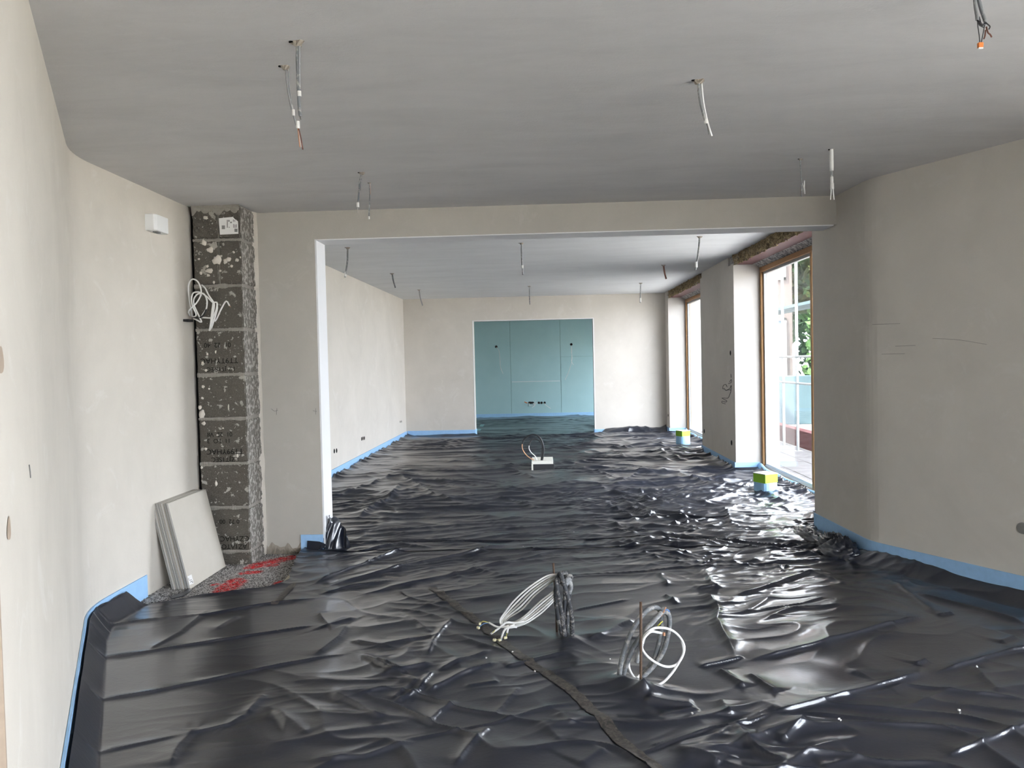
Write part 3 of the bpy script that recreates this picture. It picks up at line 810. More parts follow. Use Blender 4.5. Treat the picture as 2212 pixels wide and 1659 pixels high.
CREASES += crop(680, 980, 3.568, [
    ([(470, 450), (1100, 432), (1600, 420), (2180, 415)], .016, .025), ([(330, 520), (420, 450), (560, 380), (660, 250)], .030, .06), ([(620, 160), (850, 300), (950, 345), (1080, 380)], .022, .05),
    ([(130, 370), (600, 175)], .018, .05), ([(760, 220), (920, 300)], .014, .05), ([(900, 200), (1250, 350)], .014, .05), ([(1150, 240), (1480, 290), (1800, 320)], .014, .04),
    ([(0, 1010), (330, 880), (700, 740)], .020, .03), ([(100, 1030), (600, 905), (1100, 790), (1500, 720)], .020, .03), ([(380, 1090), (900, 980), (1500, 850), (1900, 760)], .016, .03),
    ([(300, 780), (620, 720), (900, 740)], .014, .02), ([(800, 370), (1030, 360), (1480, 370), (1700, 440)], .014, .035), ([(1590, 390), (1700, 440)], .02, .05), ([(1500, 140), (1690, 210)], .02, .06), ([(130, 100), (700, 110), (1280, 100)], .014, .05)])
CREASES += crop(1200, 960, 3.16, [
    ([(0, 425), (550, 425), (1000, 415), (1380, 350)], .016, .03), ([(0, 910), (400, 890), (800, 862), (1200, 845), (1780, 815), (2080, 790)], .012, .016), ([(830, 200), (930, 260), (1060, 310)], .028, .05),
    ([(1230, 1050), (1500, 960), (1720, 880)], .018, .04), ([(600, 520), (720, 440), (680, 480)], .016, .05), ([(560, 420), (740, 350)], .014, .05), ([(560, 750), (740, 820)], .014, .04), ([(700, 650), (760, 700), (850, 720)], .016, .04),
    ([(1000, 870), (1040, 960), (1100, 1000)], .018, .03), ([(700, 890), (760, 980)], .016, .03), ([(820, 490), (900, 560)], .014, .05), ([(410, 300), (470, 260), (610, 175)], .016, .06), ([(260, 200), (400, 250)], .016, .06),
    ([(1130, 440), (1190, 560), (1240, 590)], .014, .04), ([(1480, 840), (1540, 880), (1570, 850)], .014, .03), ([(960, 1000), (1110, 985)], .02, .03)])
CW = []
for pts, h, w in CREASES:
    CW.append(([pz(a, b, 0.015)[:2] for a, b in pts], h, w))
def creases(x, y):
    z = np.zeros_like(x)
    for k, (P, h, w) in enumerate(CW):
        R = w * 5 + 0.02
        lo = np.min(P, 0) - R; hi = np.max(P, 0) + R
        msk = (x > lo[0]) & (x < hi[0]) & (y > lo[1]) & (y < hi[1])
        if not msk.any(): continue
        xm, ym = x[msk], y[msk]
        jit = 0.5 * w * perlin(xm * 6 + k, ym * 6)
        best = np.full(xm.shape, 9.0); val = np.zeros_like(xm); nseg = len(P) - 1
        for i in range(nseg):
            d, t_, sg = seg_dist(xm, ym, P[i], P[i + 1])
            u = (i + t_) / nseg
            d = np.maximum(0, d + np.where(sg > 0, jit, -jit) * 0.6)
            ww = np.where(sg > 0, w * 1.6, w * 0.55)
            v_ = 1.25 * h * np.exp(-(d / ww)) * np.minimum(1, np.minimum(u, 1 - u) * 7 + 0.15)
            val = np.maximum(val, v_)
        z[msk] = np.maximum(z[msk], val) + 0.25 * np.minimum(z[msk], val)
    return z

# places where the foil is pushed up around things (x, y, height, radius)
TENTS = [(0.316, 3.475, 0.045, 0.09), (0.40, 3.375, 0.075, 0.05), (0.11, 3.985, 0.035, 0.07)]
def foil_height(x, y):
    near = sstep(6.6, 4.6, y)              # 1 in the front room
    left = sstep(-0.5, -1.5, x) * near     # smoother left flank of the front sheet
    far = sstep(6.0, 8.5, y)
    open_ = sstep(4.6, 5.8, y) * sstep(10.0, 8.0, y)
    m1 = sstep(-0.25, 0.35, perlin(x * 0.8 + 3, y * 0.8)); m2 = sstep(-0.2, 0.35, perlin(x * 0.7 + 13, y * 0.9 + 5)); m3 = sstep(-0.15, 0.4, perlin(x * 1.1 + 23, y * 1.0 + 9))
    z = 0.014 + 0.012 * (perlin(x * 1.1 + 4, y * 1.3) + 0.4) + 0.005 * perlin(x * 2.6, y * 2.9 + 2)
    z = z + 0.022 * (1 - left) * m1 * ridged(x, y, 1.1, 0.30, radians(26), 1.3, 0.5, 3.2) * near
    z = z + 0.018 * (1 - 0.8 * left) * m2 * ridged(x, y, 0.8, 0.26, radians(-32), 5.1, 0.6, 3.4) * near
    z = z + 0.0055 * (1 - 0.6 * left) * m3 * ridged(x, y, 0.55, 0.11, radians(14), 8.4, 0.5, 2.2) * near
    # opening: tight pleats running up to the right
    z = z + 0.020 * open_ * ridged(x, y, 1.3, 0.20, radians(14), 3.3, 0.45, 2.2)
    rightc = sstep(-0.3, 1.0, x)
    z = z + 0.026 * open_ * rightc * (0.4 + 0.6 * m2) * ridged(x, y, 0.75, 0.20, radians(-24), 6.6, 0.8, 2.2)
    z = z + 0.016 * open_ * rightc * (0.4 + 0.6 * m1) * ridged(x, y, 0.55, 0.13, radians(38), 16.6, 0.8, 2.2)
    z = z + 0.012 * open_ * (0.3 + 0.7 * m3) * ridged(x, y, 0.36, 0.10, radians(25), 2.2, 0.5, 1.8)
    # far room: long low waves lying across, with sharp crests
    z = z + 0.036 * far * ridged(x, y, 2.4, 0.40, radians(3), 7.7, 0.45, 2.2)
    z = z + 0.020 * far * m1 * ridged(x, y, 1.0, 0.22, radians(-12), 4.2, 0.6, 2.2)
    z = z + 0.028 * far * rightc * ridged(x, y, 1.1, 0.34, radians(-28), 9.2, 0.8, 2.4)
    z = z + 0.008 * far * m2 * ridged(x, y, 0.45, 0.12, radians(8), 1.9, 0.5, 1.8)
    z = z + creases(x, y)
    for (tx, ty, th, tr) in TENTS:
        d = np.sqrt((x - tx) ** 2 + (y - ty) ** 2); z = z + th * np.exp(-d / tr)
    return z

def lean(X, Y, Z):
    h = np.clip(Z - 0.02, 0, 0.06)
    return X + 0.25 * h, Y - 0.6 * h
def sheet(name, yv, xl, xr, nx, label, upturn, extra=None, jl=0.0):
    yv = np.asarray(yv)
    s_ = np.linspace(0, 1, nx)
    XL = np.array([xl(y) for y in yv])[:, None]; XRr = np.array([xr(y) for y in yv])[:, None]
    X = XL + (XRr - XL) * s_[None, :]; Y = np.repeat(yv[:, None], nx, 1)
    Z = foil_height(X, Y)
    Xo, Yo = X, Y
    X, Y = lean(X, Y, Z)
    X[:, 0], X[:, -1], Y[:, 0], Y[:, -1] = Xo[:, 0], Xo[:, -1], Yo[:, 0], Yo[:, -1]
    Y[-1] = Yo[-1]
    Z, _, _ = upturn(Xo, Yo, Z)
    Z = np.maximum(Z, 0.014)
    n, m_ = X.shape
    V = np.stack([X.ravel(), Y.ravel(), Z.ravel()], 1)
    idx = np.arange(n * m_).reshape(n, m_)
    F = np.stack([idx[:-1, :-1].ravel(), idx[:-1, 1:].ravel(), idx[1:, 1:].ravel(), idx[1:, :-1].ravel()], 1)
    me = bpy.data.meshes.new(name)
    me.vertices.add(len(V)); me.vertices.foreach_set('co', V.ravel())
    me.loops.add(F.size); me.loops.foreach_set('vertex_index', F.ravel().astype(np.int32))
    me.polygons.add(len(F)); me.polygons.foreach_set('loop_start', np.arange(0, F.size, 4, dtype=np.int32))
    me.polygons.foreach_set('use_smooth', np.ones(len(F), bool))
    me.update(calc_edges=True)
    me.materials.append(MATS['black_foil'])
    o = bpy.data.objects.new(name, me)
    return tag(link(o), label, 'plastic sheet', 'black floor foil')

EDGE = [(4.30, -2.600), (4.62, -2.605), (4.72, -2.50), (4.85, -2.25), (5.0, -1.915), (5.10, -1.80), (5.18, -1.775), (5.45, -1.84), (5.77, -1.91), (6.02, -1.93), (6.2, -1.9)]
def xl1(y):
    if y < 4.08:
        u = (y - WL0[1]) / (WLC[1] - WL0[1]); return WL0[0] + u * (WLC[0] - WL0[0]) + 0.028
    if y < 4.3: return float(np.interp(y, [4.08, 4.3], [xl1(4.0799), -2.60]))
    return float(np.interp(y, [e[0] for e in EDGE], [e[1] for e in EDGE])) + 0.006 * sin(y * 40)
def wall_r(y):
    if y > RF[1]: return 2.30 + (2.262 - 2.30) * (y - 5.5)
    if y > RB[1]: return float(np.interp(y, [4.58, 5.5], [2.80, 2.30]))
    return float(np.interp(y, [3.07, 4.58], [3.62, 2.80]))
def xr1(y): return wall_r(y) - 0.022 if y > 3.07 else 3.58
def up1(X, Y, Z):
    XL = X[:, :1]; XRr = X[:, -1:]
    y = Y
    dl = (X - XL) * 0.875; wl = sstep(4.85, 4.60, y)
    dl = np.where(y > 4.3, X + 2.60, dl)
    rise = 0.115 + 0.02 * perlin(y * 3, y * 0 + 1)
    Z = Z + wl * rise * np.clip(1 - dl / 0.085, 0, 1) ** 1.2
    dr = (XRr - X) * np.where(y < 5.5, 0.87, 1.0)
    wr = sstep(3.0, 3.3, y) * sstep(5.9, 5.4, y)
    rr_ = 0.075 + 0.015 * perlin(y * 2.2, y * 0 + 5)
    Z = Z + wr * rr_ * np.clip(1 - dr / 0.12, 0, 1) ** 1.1
    # lift along the cut edge beside the bare screed
    d = X - XL; le = sstep(4.7, 4.9, y)
    Z = Z + le * 0.016 * np.exp(-d / 0.05) * (1 + perlin(y * 9, y * 0))
    return Z, X, Y
yv1 = np.concatenate([np.arange(0.6, 2.4, 0.03), np.arange(2.4, 4.2, 0.0075), np.arange(4.2, 6.06, 0.010)])
sheet1 = sheet('floor_foil', yv1, xl1, xr1, 640, 'wrinkled black plastic foil sheet covering the near floor under the cable coils', up1)

def xl2(y): return -1.752 if y < PY1 + 0.02 else -2.742
def xr2(y):
    if y < 6.55: return wall_r(y) - 0.012 if y > 6.03 else 2.25
    if y < W1[0]: return 2.436
    if y < W1[1] - 0.02: return 2.735
    if y < W2[0] + 0.02: return 2.436
    if y < W2[1] - 0.02: return 2.735
    return 2.436
def up2(X, Y, Z):
    XL = X[:, :1]; XRr = X[:, -1:]
    fr = sstep(6.35, 6.6, Y)
    wob = 0.5 + 0.9 * np.abs(perlin(Y * 5.5, Y * 0 + 2))
    Z = Z + fr * 0.05 * wob * np.clip(1 - (X - XL) / 0.14, 0, 1) ** 1.3
    Z = Z + fr * 0.05 * wob * np.clip(1 - (XRr - X) / 0.12, 0, 1) ** 1.3
    e = sstep(1.1, 1.25, X)
    Z = Z + e * 0.10 * np.clip(1 - (YB - 0.02 - Y) / 0.10, 0, 1)
    e2 = sstep(-1.3, -1.42, X)
    Z = Z + e2 * 0.03 * np.clip(1 - (YB - 0.02 - Y) / 0.12, 0, 1)
    Z = Z + 0.006 * sstep(6.35, 6.0, Y)
    return Z, X, Y
sheet2 = sheet('floor_foil', np.concatenate([np.arange(5.97, 9.0, 0.0125), np.arange(9.0, 15.375, 0.018)]), xl2, xr2, 380, 'wrinkled black plastic foil sheet covering the floor of the far room beyond the beam', up2)
def up3(X, Y, Z):
    Z = Z * 0.6 + 0.02 + 0.085 * sstep(17.6, 19.15, Y)
    Z = Z + 0.03 * np.exp(-((X - 0.75) / 0.22) ** 2) * sstep(18.9, 19.17, Y)
    return Z, X, Y
sheet3 = sheet('floor_foil', np.arange(15.34, 19.17, 0.03), lambda y: -1.345 if y < 15.66 else -2.74, lambda y: 1.005 if y < 15.66 else 2.85, 170, 'wrinkled black plastic foil sheet on the floor in front of the green boards', up3)

# bunched-up foil at the jamb and at the right wall corner
def bunch(name, ctr, ax, ay, az, rot, seed, parent, n=44):
    V = []; F = []
    for j in range(n // 2 + 1):
        th = (pi / 2) * j / (n // 2)
        for i in range(n):
            ph = 2 * pi * i / n
            r_ = 1 + 0.30 * (ridged(np.array([cos(ph) * 2 + seed]), np.array([sin(ph) * 2 + th * 1.6]), 0.9, 0.5, 0.4, seed, 0.6, 1.5)[0] - 0.4) + 0.12 * perlin(np.array([cos(ph) * 5 + seed]), np.array([sin(ph) * 5 + th * 4]))[0]
            x = ax * cos(ph) * cos(th) * r_; y = ay * sin(ph) * cos(th) * r_; z = az * sin(th) ** 0.8 * r_
            V.append((ctr[0] + x * cos(rot) - y * sin(rot), ctr[1] + x * sin(rot) + y * cos(rot), ctr[2] + z))
    for j in range(n // 2):
        for i in range(n):
            a, b = j * n + i, j * n + (i + 1) % n
            F.append((a, b, b + n, a + n))
    return MB().add(V, F).build(name, 'black_foil', parent, smooth=True)
V = []; F = []; nu = 40; nv_ = 26
for j in range(nv_):
    v_ = j / (nv_ - 1)
    for i in range(nu):
        u_ = i / (nu - 1)
        wd = (0.24 - 0.13 * v_ ** 0.7) if v_ < 0.75 else (0.24 - 0.13 * 0.75 ** 0.7) * (1 - ((v_ - 0.75) / 0.25) ** 2 * 0.75)
        fold = 0.028 * sin(u_ * 9 + v_ * 2.5) + 0.014 * sin(u_ * 21 - v_ * 5) + 0.02 * perlin(np.array([u_ * 3.0]), np.array([v_ * 4.0 + 2]))[0]
        xx = -1.765 + 0.02 * v_ + wd * u_ - 0.03 * (1 - v_)
        yy = 6.00 + 0.10 * v_ + 0.13 * u_ + fold - 0.05 * (1 - v_) ** 2
        V.append((xx, yy, 0.012 + 0.275 * v_ * (1 - 0.35 * u_ ** 2) + 0.012 * sin(u_ * 14)))
for j in range(nv_ - 1):
    for i in range(nu - 1): a = j * nu + i; F.append((a, a + 1, a + nu + 1, a + nu))
MB().add(V, F).build('bunched_fold', 'black_foil', sheet2, smooth=True)
bunch('bunched_fold', (2.14, 5.72, 0.01), 0.12, 0.26, 0.15, 0.03, 4.1, sheet2)
bunch('bunched_fold', (2.12, 6.15, 0.01), 0.10, 0.32, 0.09, 0.03, 6.3, sheet2)
# folded-over dark flap on the stub's foot
Q = [py(a, b, PY0 - 0.03) for a, b in ((664, 1168), (690, 1170), (704, 1176), (700, 1184), (662, 1196))]
MB().add(Q + [p + [0, 0.004, 0] for p in Q], [(0, 1, 2, 3, 4), (9, 8, 7, 6, 5)] + [(i, (i + 1) % 5, 5 + (i + 1) % 5, 5 + i) for i in range(5)]).build('folded_flap', 'black_foil', sheet2)

def hgt(x, y): return float(foil_height(np.array([[x]], float), np.array([[y]], float))[0, 0])
def foil_tape(name, pts, width, mat, label, lift=0.004, step=0.02, zfun=None):
    P = spline([np.array([*p, 0.0]) for p in pts], step)
    V = []; n = len(P); wn = 5
    q = random.Random(len(P))
    for i in range(n):
        d = P[min(i + 1, n - 1)] - P[max(i - 1, 0)]; d /= np.linalg.norm(d); nn = np.array([-d[1], d[0], 0])
        for k in range(wn):
            p = P[i] + nn * width * ((k / (wn - 1)) - 0.5) * (1 + 0.06 * q.uniform(-1, 1))
            V.append((p[0], p[1], p[2]))
    A = np.array(V); z = foil_height(A[None, :, 0], A[None, :, 1])[0]
    xa, ya = lean(A[:, 0], A[:, 1], z)
    V = [(a, b, c + lift) for a, b, c in zip(xa, ya, z)]
    F = [(i * wn + k, i * wn + k + 1, (i + 1) * wn + k + 1, (i + 1) * wn + k) for i in range(n - 1) for k in range(wn - 1)]
    V2 = [(a, b, c - 0.002) for a, b, c in V]; m_ = len(V)
    F += [tuple(m_ + k for k in reversed(f)) for f in F]
    return tag(MB().add(V, F[:len(F) // 2]).add(V2, [tuple(k - m_ for k in f) for f in F[len(F) // 2:]]).build(name, mat, smooth=True), label, 'tape')
foil_tape('adhesive_tape', [pz(a, b, .02)[:2] for a, b in ((932, 1272), (985, 1312), (1045, 1357), (1130, 1425), (1230, 1492), (1300, 1560), (1345, 1608), (1395, 1650), (1440, 1690))], 0.055, 'dark_tape', 'long dark adhesive tape strip running diagonally across the near foil')
foil_tape('adhesive_tape', [pz(a, b, .02)[:2] for a, b in ((592, 1306), (612, 1286), (634, 1262))], 0.045, 'dark_tape', 'short dark tape strip at the foil edge beside the bare screed')
foil_tape('adhesive_tape', [pz(a, b, .05)[:2] for a, b in ((1031, 932), (1040, 920), (1051, 906))], 0.09, 'tape_teal', 'pale tape strip on foil in front of the green boards')
P = [pz(a, b, 0.012) for a, b in ((609, 1263), (629, 1240), (636, 1235), (637, 1240), (625, 1258), (612, 1266))]
tape4 = tag(MB().add([p + [0, 0, 0.012] for p in P] + P, [(0, 1, 2, 3, 4, 5), (11, 10, 9, 8, 7, 6)] + [(i, (i + 1) % 6, 6 + (i + 1) % 6, 6 + i) for i in range(6)]).build('tape_scrap', 'tape_beige'), 'curled beige tape scrap beside the red paint marks on the screed', 'tape')

# crumbs of plaster on the foil
for k, (a, b) in enumerate(((1050, 1420), (1107, 1410), (1495, 1548), (1812, 1562), (1816, 1566), (2072, 1530), (2110, 1443), (1318, 1424), (1155, 1452), (1240, 1152), (1130, 1180))):
    lab = ('plaster crumb left of the wire connectors of the farther coil', 'plaster crumb beside the dark tape strip below the wire connectors', 'plaster crumb on the foil below the nearer cable coil', 'upper of two close plaster crumbs between the shiny creases', 'lower of two close plaster crumbs between the shiny creases', 'plaster crumb on the foil near the lower right edge', 'plaster crumb farthest right on the near foil', 'plaster crumb between the two cable coils', 'plaster crumb right beside the dark tape strip, before the farther coil', 'plaster crumb on the foil under the beam, right of the middle', 'plaster crumb on the foil under the beam, left of the middle')[k]
    p = pz(a, b, 0.03); z = hgt(p[0], p[1]) ; q = random.Random(k)
    bm = bmesh.new(); bmesh.ops.create_icosphere(bm, subdivisions=1, radius=0.0055)
    for v in bm.verts: v.co *= q.uniform(0.6, 1.25)
    me = bpy.data.meshes.new('plaster_crumb'); bm.to_mesh(me); bm.free(); me.materials.append(MATS['tape_white'])
    o = bpy.data.objects.new('plaster_crumb', me); o.location = (p[0], p[1], z + 0.004); link(o)
    tag(o, lab, 'crumb', 'plaster crumbs on the foil')

# ================================================================== BLUE EDGE STRIPS
def estrip(pts, z0, z1, label, mat='blue_foam', th=0.010, jag=True):
    o = MB().strip(pts, th, z0, z1).build('edge_strip', mat)
    return tag(o, label, 'edge strip', 'blue foam edge strips')
def offp(pts, d):
    P = [np.array(p, float) for p in pts]; out = []
    for i in range(len(P)):
        e = P[min(i + 1, len(P) - 1)] - P[max(i - 1, 0)]; e /= np.linalg.norm(e)
        out.append(tuple(P[i] + d * np.array([-e[1], e[0]])))
    return out
LW = [tuple(WL0 + (WLC - WL0) * 0.02)] + fillet(WL0, WLC, WL1, 0.22) + [(-2.637, 4.92)]
estrip(offp(LW, -0.012), 0.004, 0.152, 'pale blue foam strip along the foot of the slanted left wall', th=0.010)
estrip([(float(py(651, 1165, PY0)[0]), PY0 - 0.014), (-1.772, PY0 - 0.014)], 0.03, 0.158, 'short blue foam strip at the foot of the stub wall by the bunched foil')
estrip([(-2.756, 15.385), (-2.756, 6.3)], 0.0, 0.145, 'long blue foam strip along the left wall of the far room', th=-0.010)
estrip([(-2.745, YB - 0.014), (-1.375, YB - 0.014), (-1.358, YB - 0.006), (-1.358, YB + 0.235)], 0.0, 0.15, 'blue foam strip on the back wall left of the green boards', th=0.008)
estrip([(1.016, YB + 0.235), (1.016, YB - 0.012), (1.03, YB - 0.016), (2.42, YB - 0.016)], 0.0, 0.115, 'blue foam strip on the back wall right of the green boards, mostly behind foil', th=0.008)
estrip([(2.446, 15.38), (2.446, W2[1] - 0.012), (2.76, W2[1] - 0.012)], 0.0, 0.145, 'blue foam strip around the narrow pier beside the farther window', th=0.010)
estrip([(2.446, W2[0] + 0.012), (2.446, W1[1] - 0.014), (2.765, W1[1] - 0.014)], 0.0, 0.145, 'blue foam strip around the wide pier between the two windows', th=0.010)
RW = [(2.262, 6.50)] + fillet(np.array(RA), np.array(RF), np.array(RB), 0.10, 6) + [RB, (3.2, 3.84)]
estrip(offp(RW, -0.004), 0.02, 0.178, 'blue foam strip along the foot of the right wall beside the black foil', th=-0.010)
estrip([(-2.75, YG - 0.014), (2.87, YG - 0.014)], 0.03, 0.205, 'blue foam strip below the green boards', 'blue_foam_deep', th=-0.01)
# rolled-out strips at the two window sills (lean outwards, lips curled)
def sill_strip(y0, y1, label):
    V = []; F = []; n = 40; prof = [(2.735, 0.012), (2.742, 0.05), (2.750, 0.085), (2.766, 0.105), (2.782, 0.100), (2.785, 0.092), (2.765, 0.092), (2.755, 0.075), (2.748, 0.045), (2.742, 0.012)]
    m_ = len(prof)
    for i in range(n):
        y = y0 + (y1 - y0) * i / (n - 1); w = 0.006 * sin(i * 0.7) + 0.03 * sstep(y1 - 0.25, y1, y)
        for (a, b) in prof: V.append((a - 0.010 + 0.3 * w * 0, y, b + w))
    for i in range(n - 1):
        for j in range(m_): F.append((i * m_ + j, i * m_ + (j + 1) % m_, (i + 1) * m_ + (j + 1) % m_, (i + 1) * m_ + j))
    F += [tuple(range(m_)), tuple(reversed(range((n - 1) * m_, n * m_)))]
    tag(MB().add(V, F).build('edge_strip', 'blue_foam_deep', smooth=True), label, 'edge strip', 'blue foam edge strips')
sill_strip(W1[0] + 0.02, W1[1] - 0.03, 'curled blue foam strip along the sill of the nearer tall window')
sill_strip(W2[0] + 0.02, W2[1] - 0.03, 'curled blue foam strip along the sill of the farther tall window')
# ================================================================== EXTERIOR
gr = struct(MB().box(-60, 60, -60, 120, -0.34, -0.22), 'ground', 'exterior_ground')
q = random.Random(2)
pm = MB().box(-0.246, 0.246, -0.246, 0.246, 0, 0.06)
paver0 = None
for iy in range(22):
    for ix in range(3):
        x = 3.32 + ix * 0.5; y = 6.9 + iy * 0.5
        if paver0 is None:
            paver0 = pm.build('paver', 'paver_stone', bevel=0.008); o = paver0; COL.objects.unlink(o); COL.objects.link(o)
        else:
            o = paver0.copy(); COL.objects.link(o)
        o.parent = gr; o.location = (x, y, -0.215 + q.uniform(-0.003, 0.003))
kerb = tag(MB().box(4.78, 4.98, 7.2, 19.3, -0.22, 0.10).build('garden_kerb', 'kerb_red', bevel=0.01), 'low red kerb beyond the terrace outside the nearer window', 'kerb')
# white pipe scaffold in front of the neighbour's house
sc_ = empty('scaffold', (4.35, 11.5, -0.2), 'white tube scaffold standing on the terrace outside the nearer window', 'scaffold')
for (a, Xp) in ((1692, 4.4), (1722, 4.4)):
    p = px(a, 820, Xp)
    MB().tube([(Xp, p[1], -0.16), (Xp, p[1], 2.0), (Xp, p[1], 4.6)], 0.024, 10).build('post', 'exterior_white_dimmed', sc_)
    MB().box(Xp - 0.07, Xp + 0.07, p[1] - 0.07, p[1] + 0.07, -0.16, -0.15).build('base_plate', 'exterior_white_dimmed', sc_)
for z in (1.02, 1.48):
    MB().tube([(4.4, 10.2, z), (4.4, 17.0, z)], 0.02, 8).build('rail', 'exterior_white_dimmed', sc_)
for (x0_, x1_) in ((4.42, 4.66), (4.68, 4.92)):
    MB().box(x0_, x1_, 10.2, 17.0, 2.35, 2.40).build('deck_board', 'facade_blue', sc_)
# neighbour's house
def house(name, x0, x1, y0, y1, h, label, face, wins):
    r = empty(name, ((x0 + x1) / 2, (y0 + y1) / 2, -0.22), label, 'house')
    MB().box(x0, x1, y0, y1, -0.22, h).build('wall', 'facade_render', r)
    xm = (x0 + x1) / 2
    MB().add([(x0 - .4, y0 - .4, h), (x1 + .4, y0 - .4, h), (x1 + .4, y1 + .4, h), (x0 - .4, y1 + .4, h), (xm, y0 - .4, h + 2.6), (xm, y1 + .4, h + 2.6)],
             [(0, 1, 4), (2, 3, 5), (0, 4, 5, 3), (1, 2, 5, 4), (3, 2, 1, 0)]).build('roof', 'roof_tile', r)
    for (a, z0, w, hh) in wins:
        fr_ = MB()
        t_ = 0.07
        if face == 'y':
            Y = y0
            for bx_ in ((a, a + w, z0, z0 + t_), (a, a + w, z0 + hh - t_, z0 + hh), (a, a + t_, z0, z0 + hh), (a + w - t_, a + w, z0, z0 + hh), (a + w / 2 - t_ / 2, a + w / 2 + t_ / 2, z0, z0 + hh)):
                fr_.box(bx_[0], bx_[1], Y - 0.05, Y + 0.02, bx_[2], bx_[3])
            f = fr_.build('window', 'exterior_white_dimmed', r)
            MB().box(a + t_, a + w - t_, Y - 0.012, Y + 0.01, z0 + t_, z0 + hh - t_).build('pane', 'exterior_glass', f)
        else:
            X = x0
            for bx_ in ((a, a + w, z0, z0 + t_), (a, a + w, z0 + hh - t_, z0 + hh), (a, a + t_, z0, z0 + hh), (a + w - t_, a + w, z0, z0 + hh), (a + w / 2 - t_ / 2, a + w / 2 + t_ / 2, z0, z0 + hh)):
                fr_.box(X - 0.05, X + 0.02, bx_[0], bx_[1], bx_[2], bx_[3])
            f = fr_.build('window', 'exterior_white_dimmed', r)
            MB().box(X - 0.012, X + 0.01, a + t_, a + w - t_, z0 + t_, z0 + hh - t_).build('pane', 'exterior_glass', f)
    return r
house('house', 3.4, 6.62, 20.6, 33.0, 6.2, 'pinkish rendered house seen through the nearer window', 'y', [(5.75, 0.6, 0.7, 1.9), (5.75, 3.5, 0.7, 1.6), (4.1, 0.6, 1.2, 1.9), (4.1, 3.5, 1.2, 1.6)])
# garden trees and hedge
def tree(loc, h, r, label, n, mats, seed, ls=1.0):
    q = random.Random(seed)
    root = empty('garden_tree', loc, label, 'tree', 'garden trees outside')
    x, y, z = loc
    tr_ = MB().tube([(x, y, z - 0.05), (x + 0.05, y, z + h * 0.3), (x - 0.03, y + 0.05, z + h * 0.6), (x, y, z + h * 0.85)], [0.13, 0.10, 0.07, 0.03], 8)
    for k in range(7):
        a = q.uniform(0, 2 * pi); b = q.uniform(0.3, 0.6) * h
        tr_.tube([(x, y, z + b), (x + cos(a) * r * 0.5, y + sin(a) * r * 0.5, z + b + h * 0.15), (x + cos(a) * r * 0.8, y + sin(a) * r * 0.8, z + b + h * 0.22)], [0.05, 0.03, 0.015], 6)
    tr_.build('trunk', 'bark', root)
    for mi, mt in enumerate(mats):
        L = MB()
        for k in range(n // len(mats)):
            while True:
                u = np.array([q.uniform(-1, 1) for _ in range(3)])
                if u @ u < 1: break
            lump = 0.75 + 0.25 * sin(u[0] * 7 + seed) * cos(u[1] * 6)
            c = np.array([x, y, z + h * 0.60]) + u * np.array([r, r, h * 0.42]) * lump
            if mi == 1: c[2] = max(c[2], z + h * 0.5)
            s_ = q.uniform(0.07, 0.15) * ls
            a = np.array([q.uniform(-1, 1) for _ in range(3)]); a /= np.linalg.norm(a)
            b = np.cross(a, [q.uniform(-1, 1) for _ in range(3)]); b /= np.linalg.norm(b)
            L.add([c - a * s_, c + b * s_ * 0.45, c + a * s_, c - b * s_ * 0.45], [(0, 1, 2, 3)])
        L.build('foliage', mt, root)['kind'] = 'stuff'
tree((9.3, 23.5, -0.22), 7.0, 2.3, 'leafy green tree right of the house outside the nearer window', 7000, ('leaf_green', 'leaf_sunlit'), 3, 1.8)
tree((7.7, 17.6, -0.22), 4.4, 1.2, 'smaller green tree standing nearer than the house outside', 3600, ('leaf_green', 'leaf_sunlit'), 8)
tree((10.6, 30.5, -0.22), 9.5, 3.4, 'tall dense green tree far beyond the garden wall outside', 8000, ('leaf_green', 'leaf_green'), 12, 2.8)
tree((14.5, 36.5, -0.22), 10.5, 4.0, 'tallest dense green tree at the far end of the garden outside', 7000, ('leaf_green', 'leaf_green'), 15, 3.2)
tag(MB().box(4.98, 12.5, 19.4, 19.6, -0.22, 1.0).build('garden_wall', 'facade_blue', bevel=0.02), 'low blue-grey garden wall in front of the trees outside', 'garden wall')

hd = empty('garden_hedge', (9.5, 20.5, -0.22), 'dense green hedge behind the blue-grey garden wall outside', 'hedge')
L = MB(); q = random.Random(77)
for k in range(6500):
    c = np.array([q.uniform(6.95, 12.5), q.uniform(19.75, 21.4), 0.0]); c[2] = q.uniform(-0.2, 2.5 + 0.5 * sin(c[0] * 2.1) + 0.3 * sin(c[0] * 5.3))
    s_ = q.uniform(0.10, 0.2)
    a = np.array([q.uniform(-1, 1) for _ in range(3)]); a /= np.linalg.norm(a)
    b = np.cross(a, [q.uniform(-1, 1) for _ in range(3)]); b /= np.linalg.norm(b)
    L.add([c - a * s_, c + b * s_ * 0.5, c + a * s_, c - b * s_ * 0.5], [(0, 1, 2, 3)])
L.build('foliage', 'leaf_green', hd)['kind'] = 'stuff'
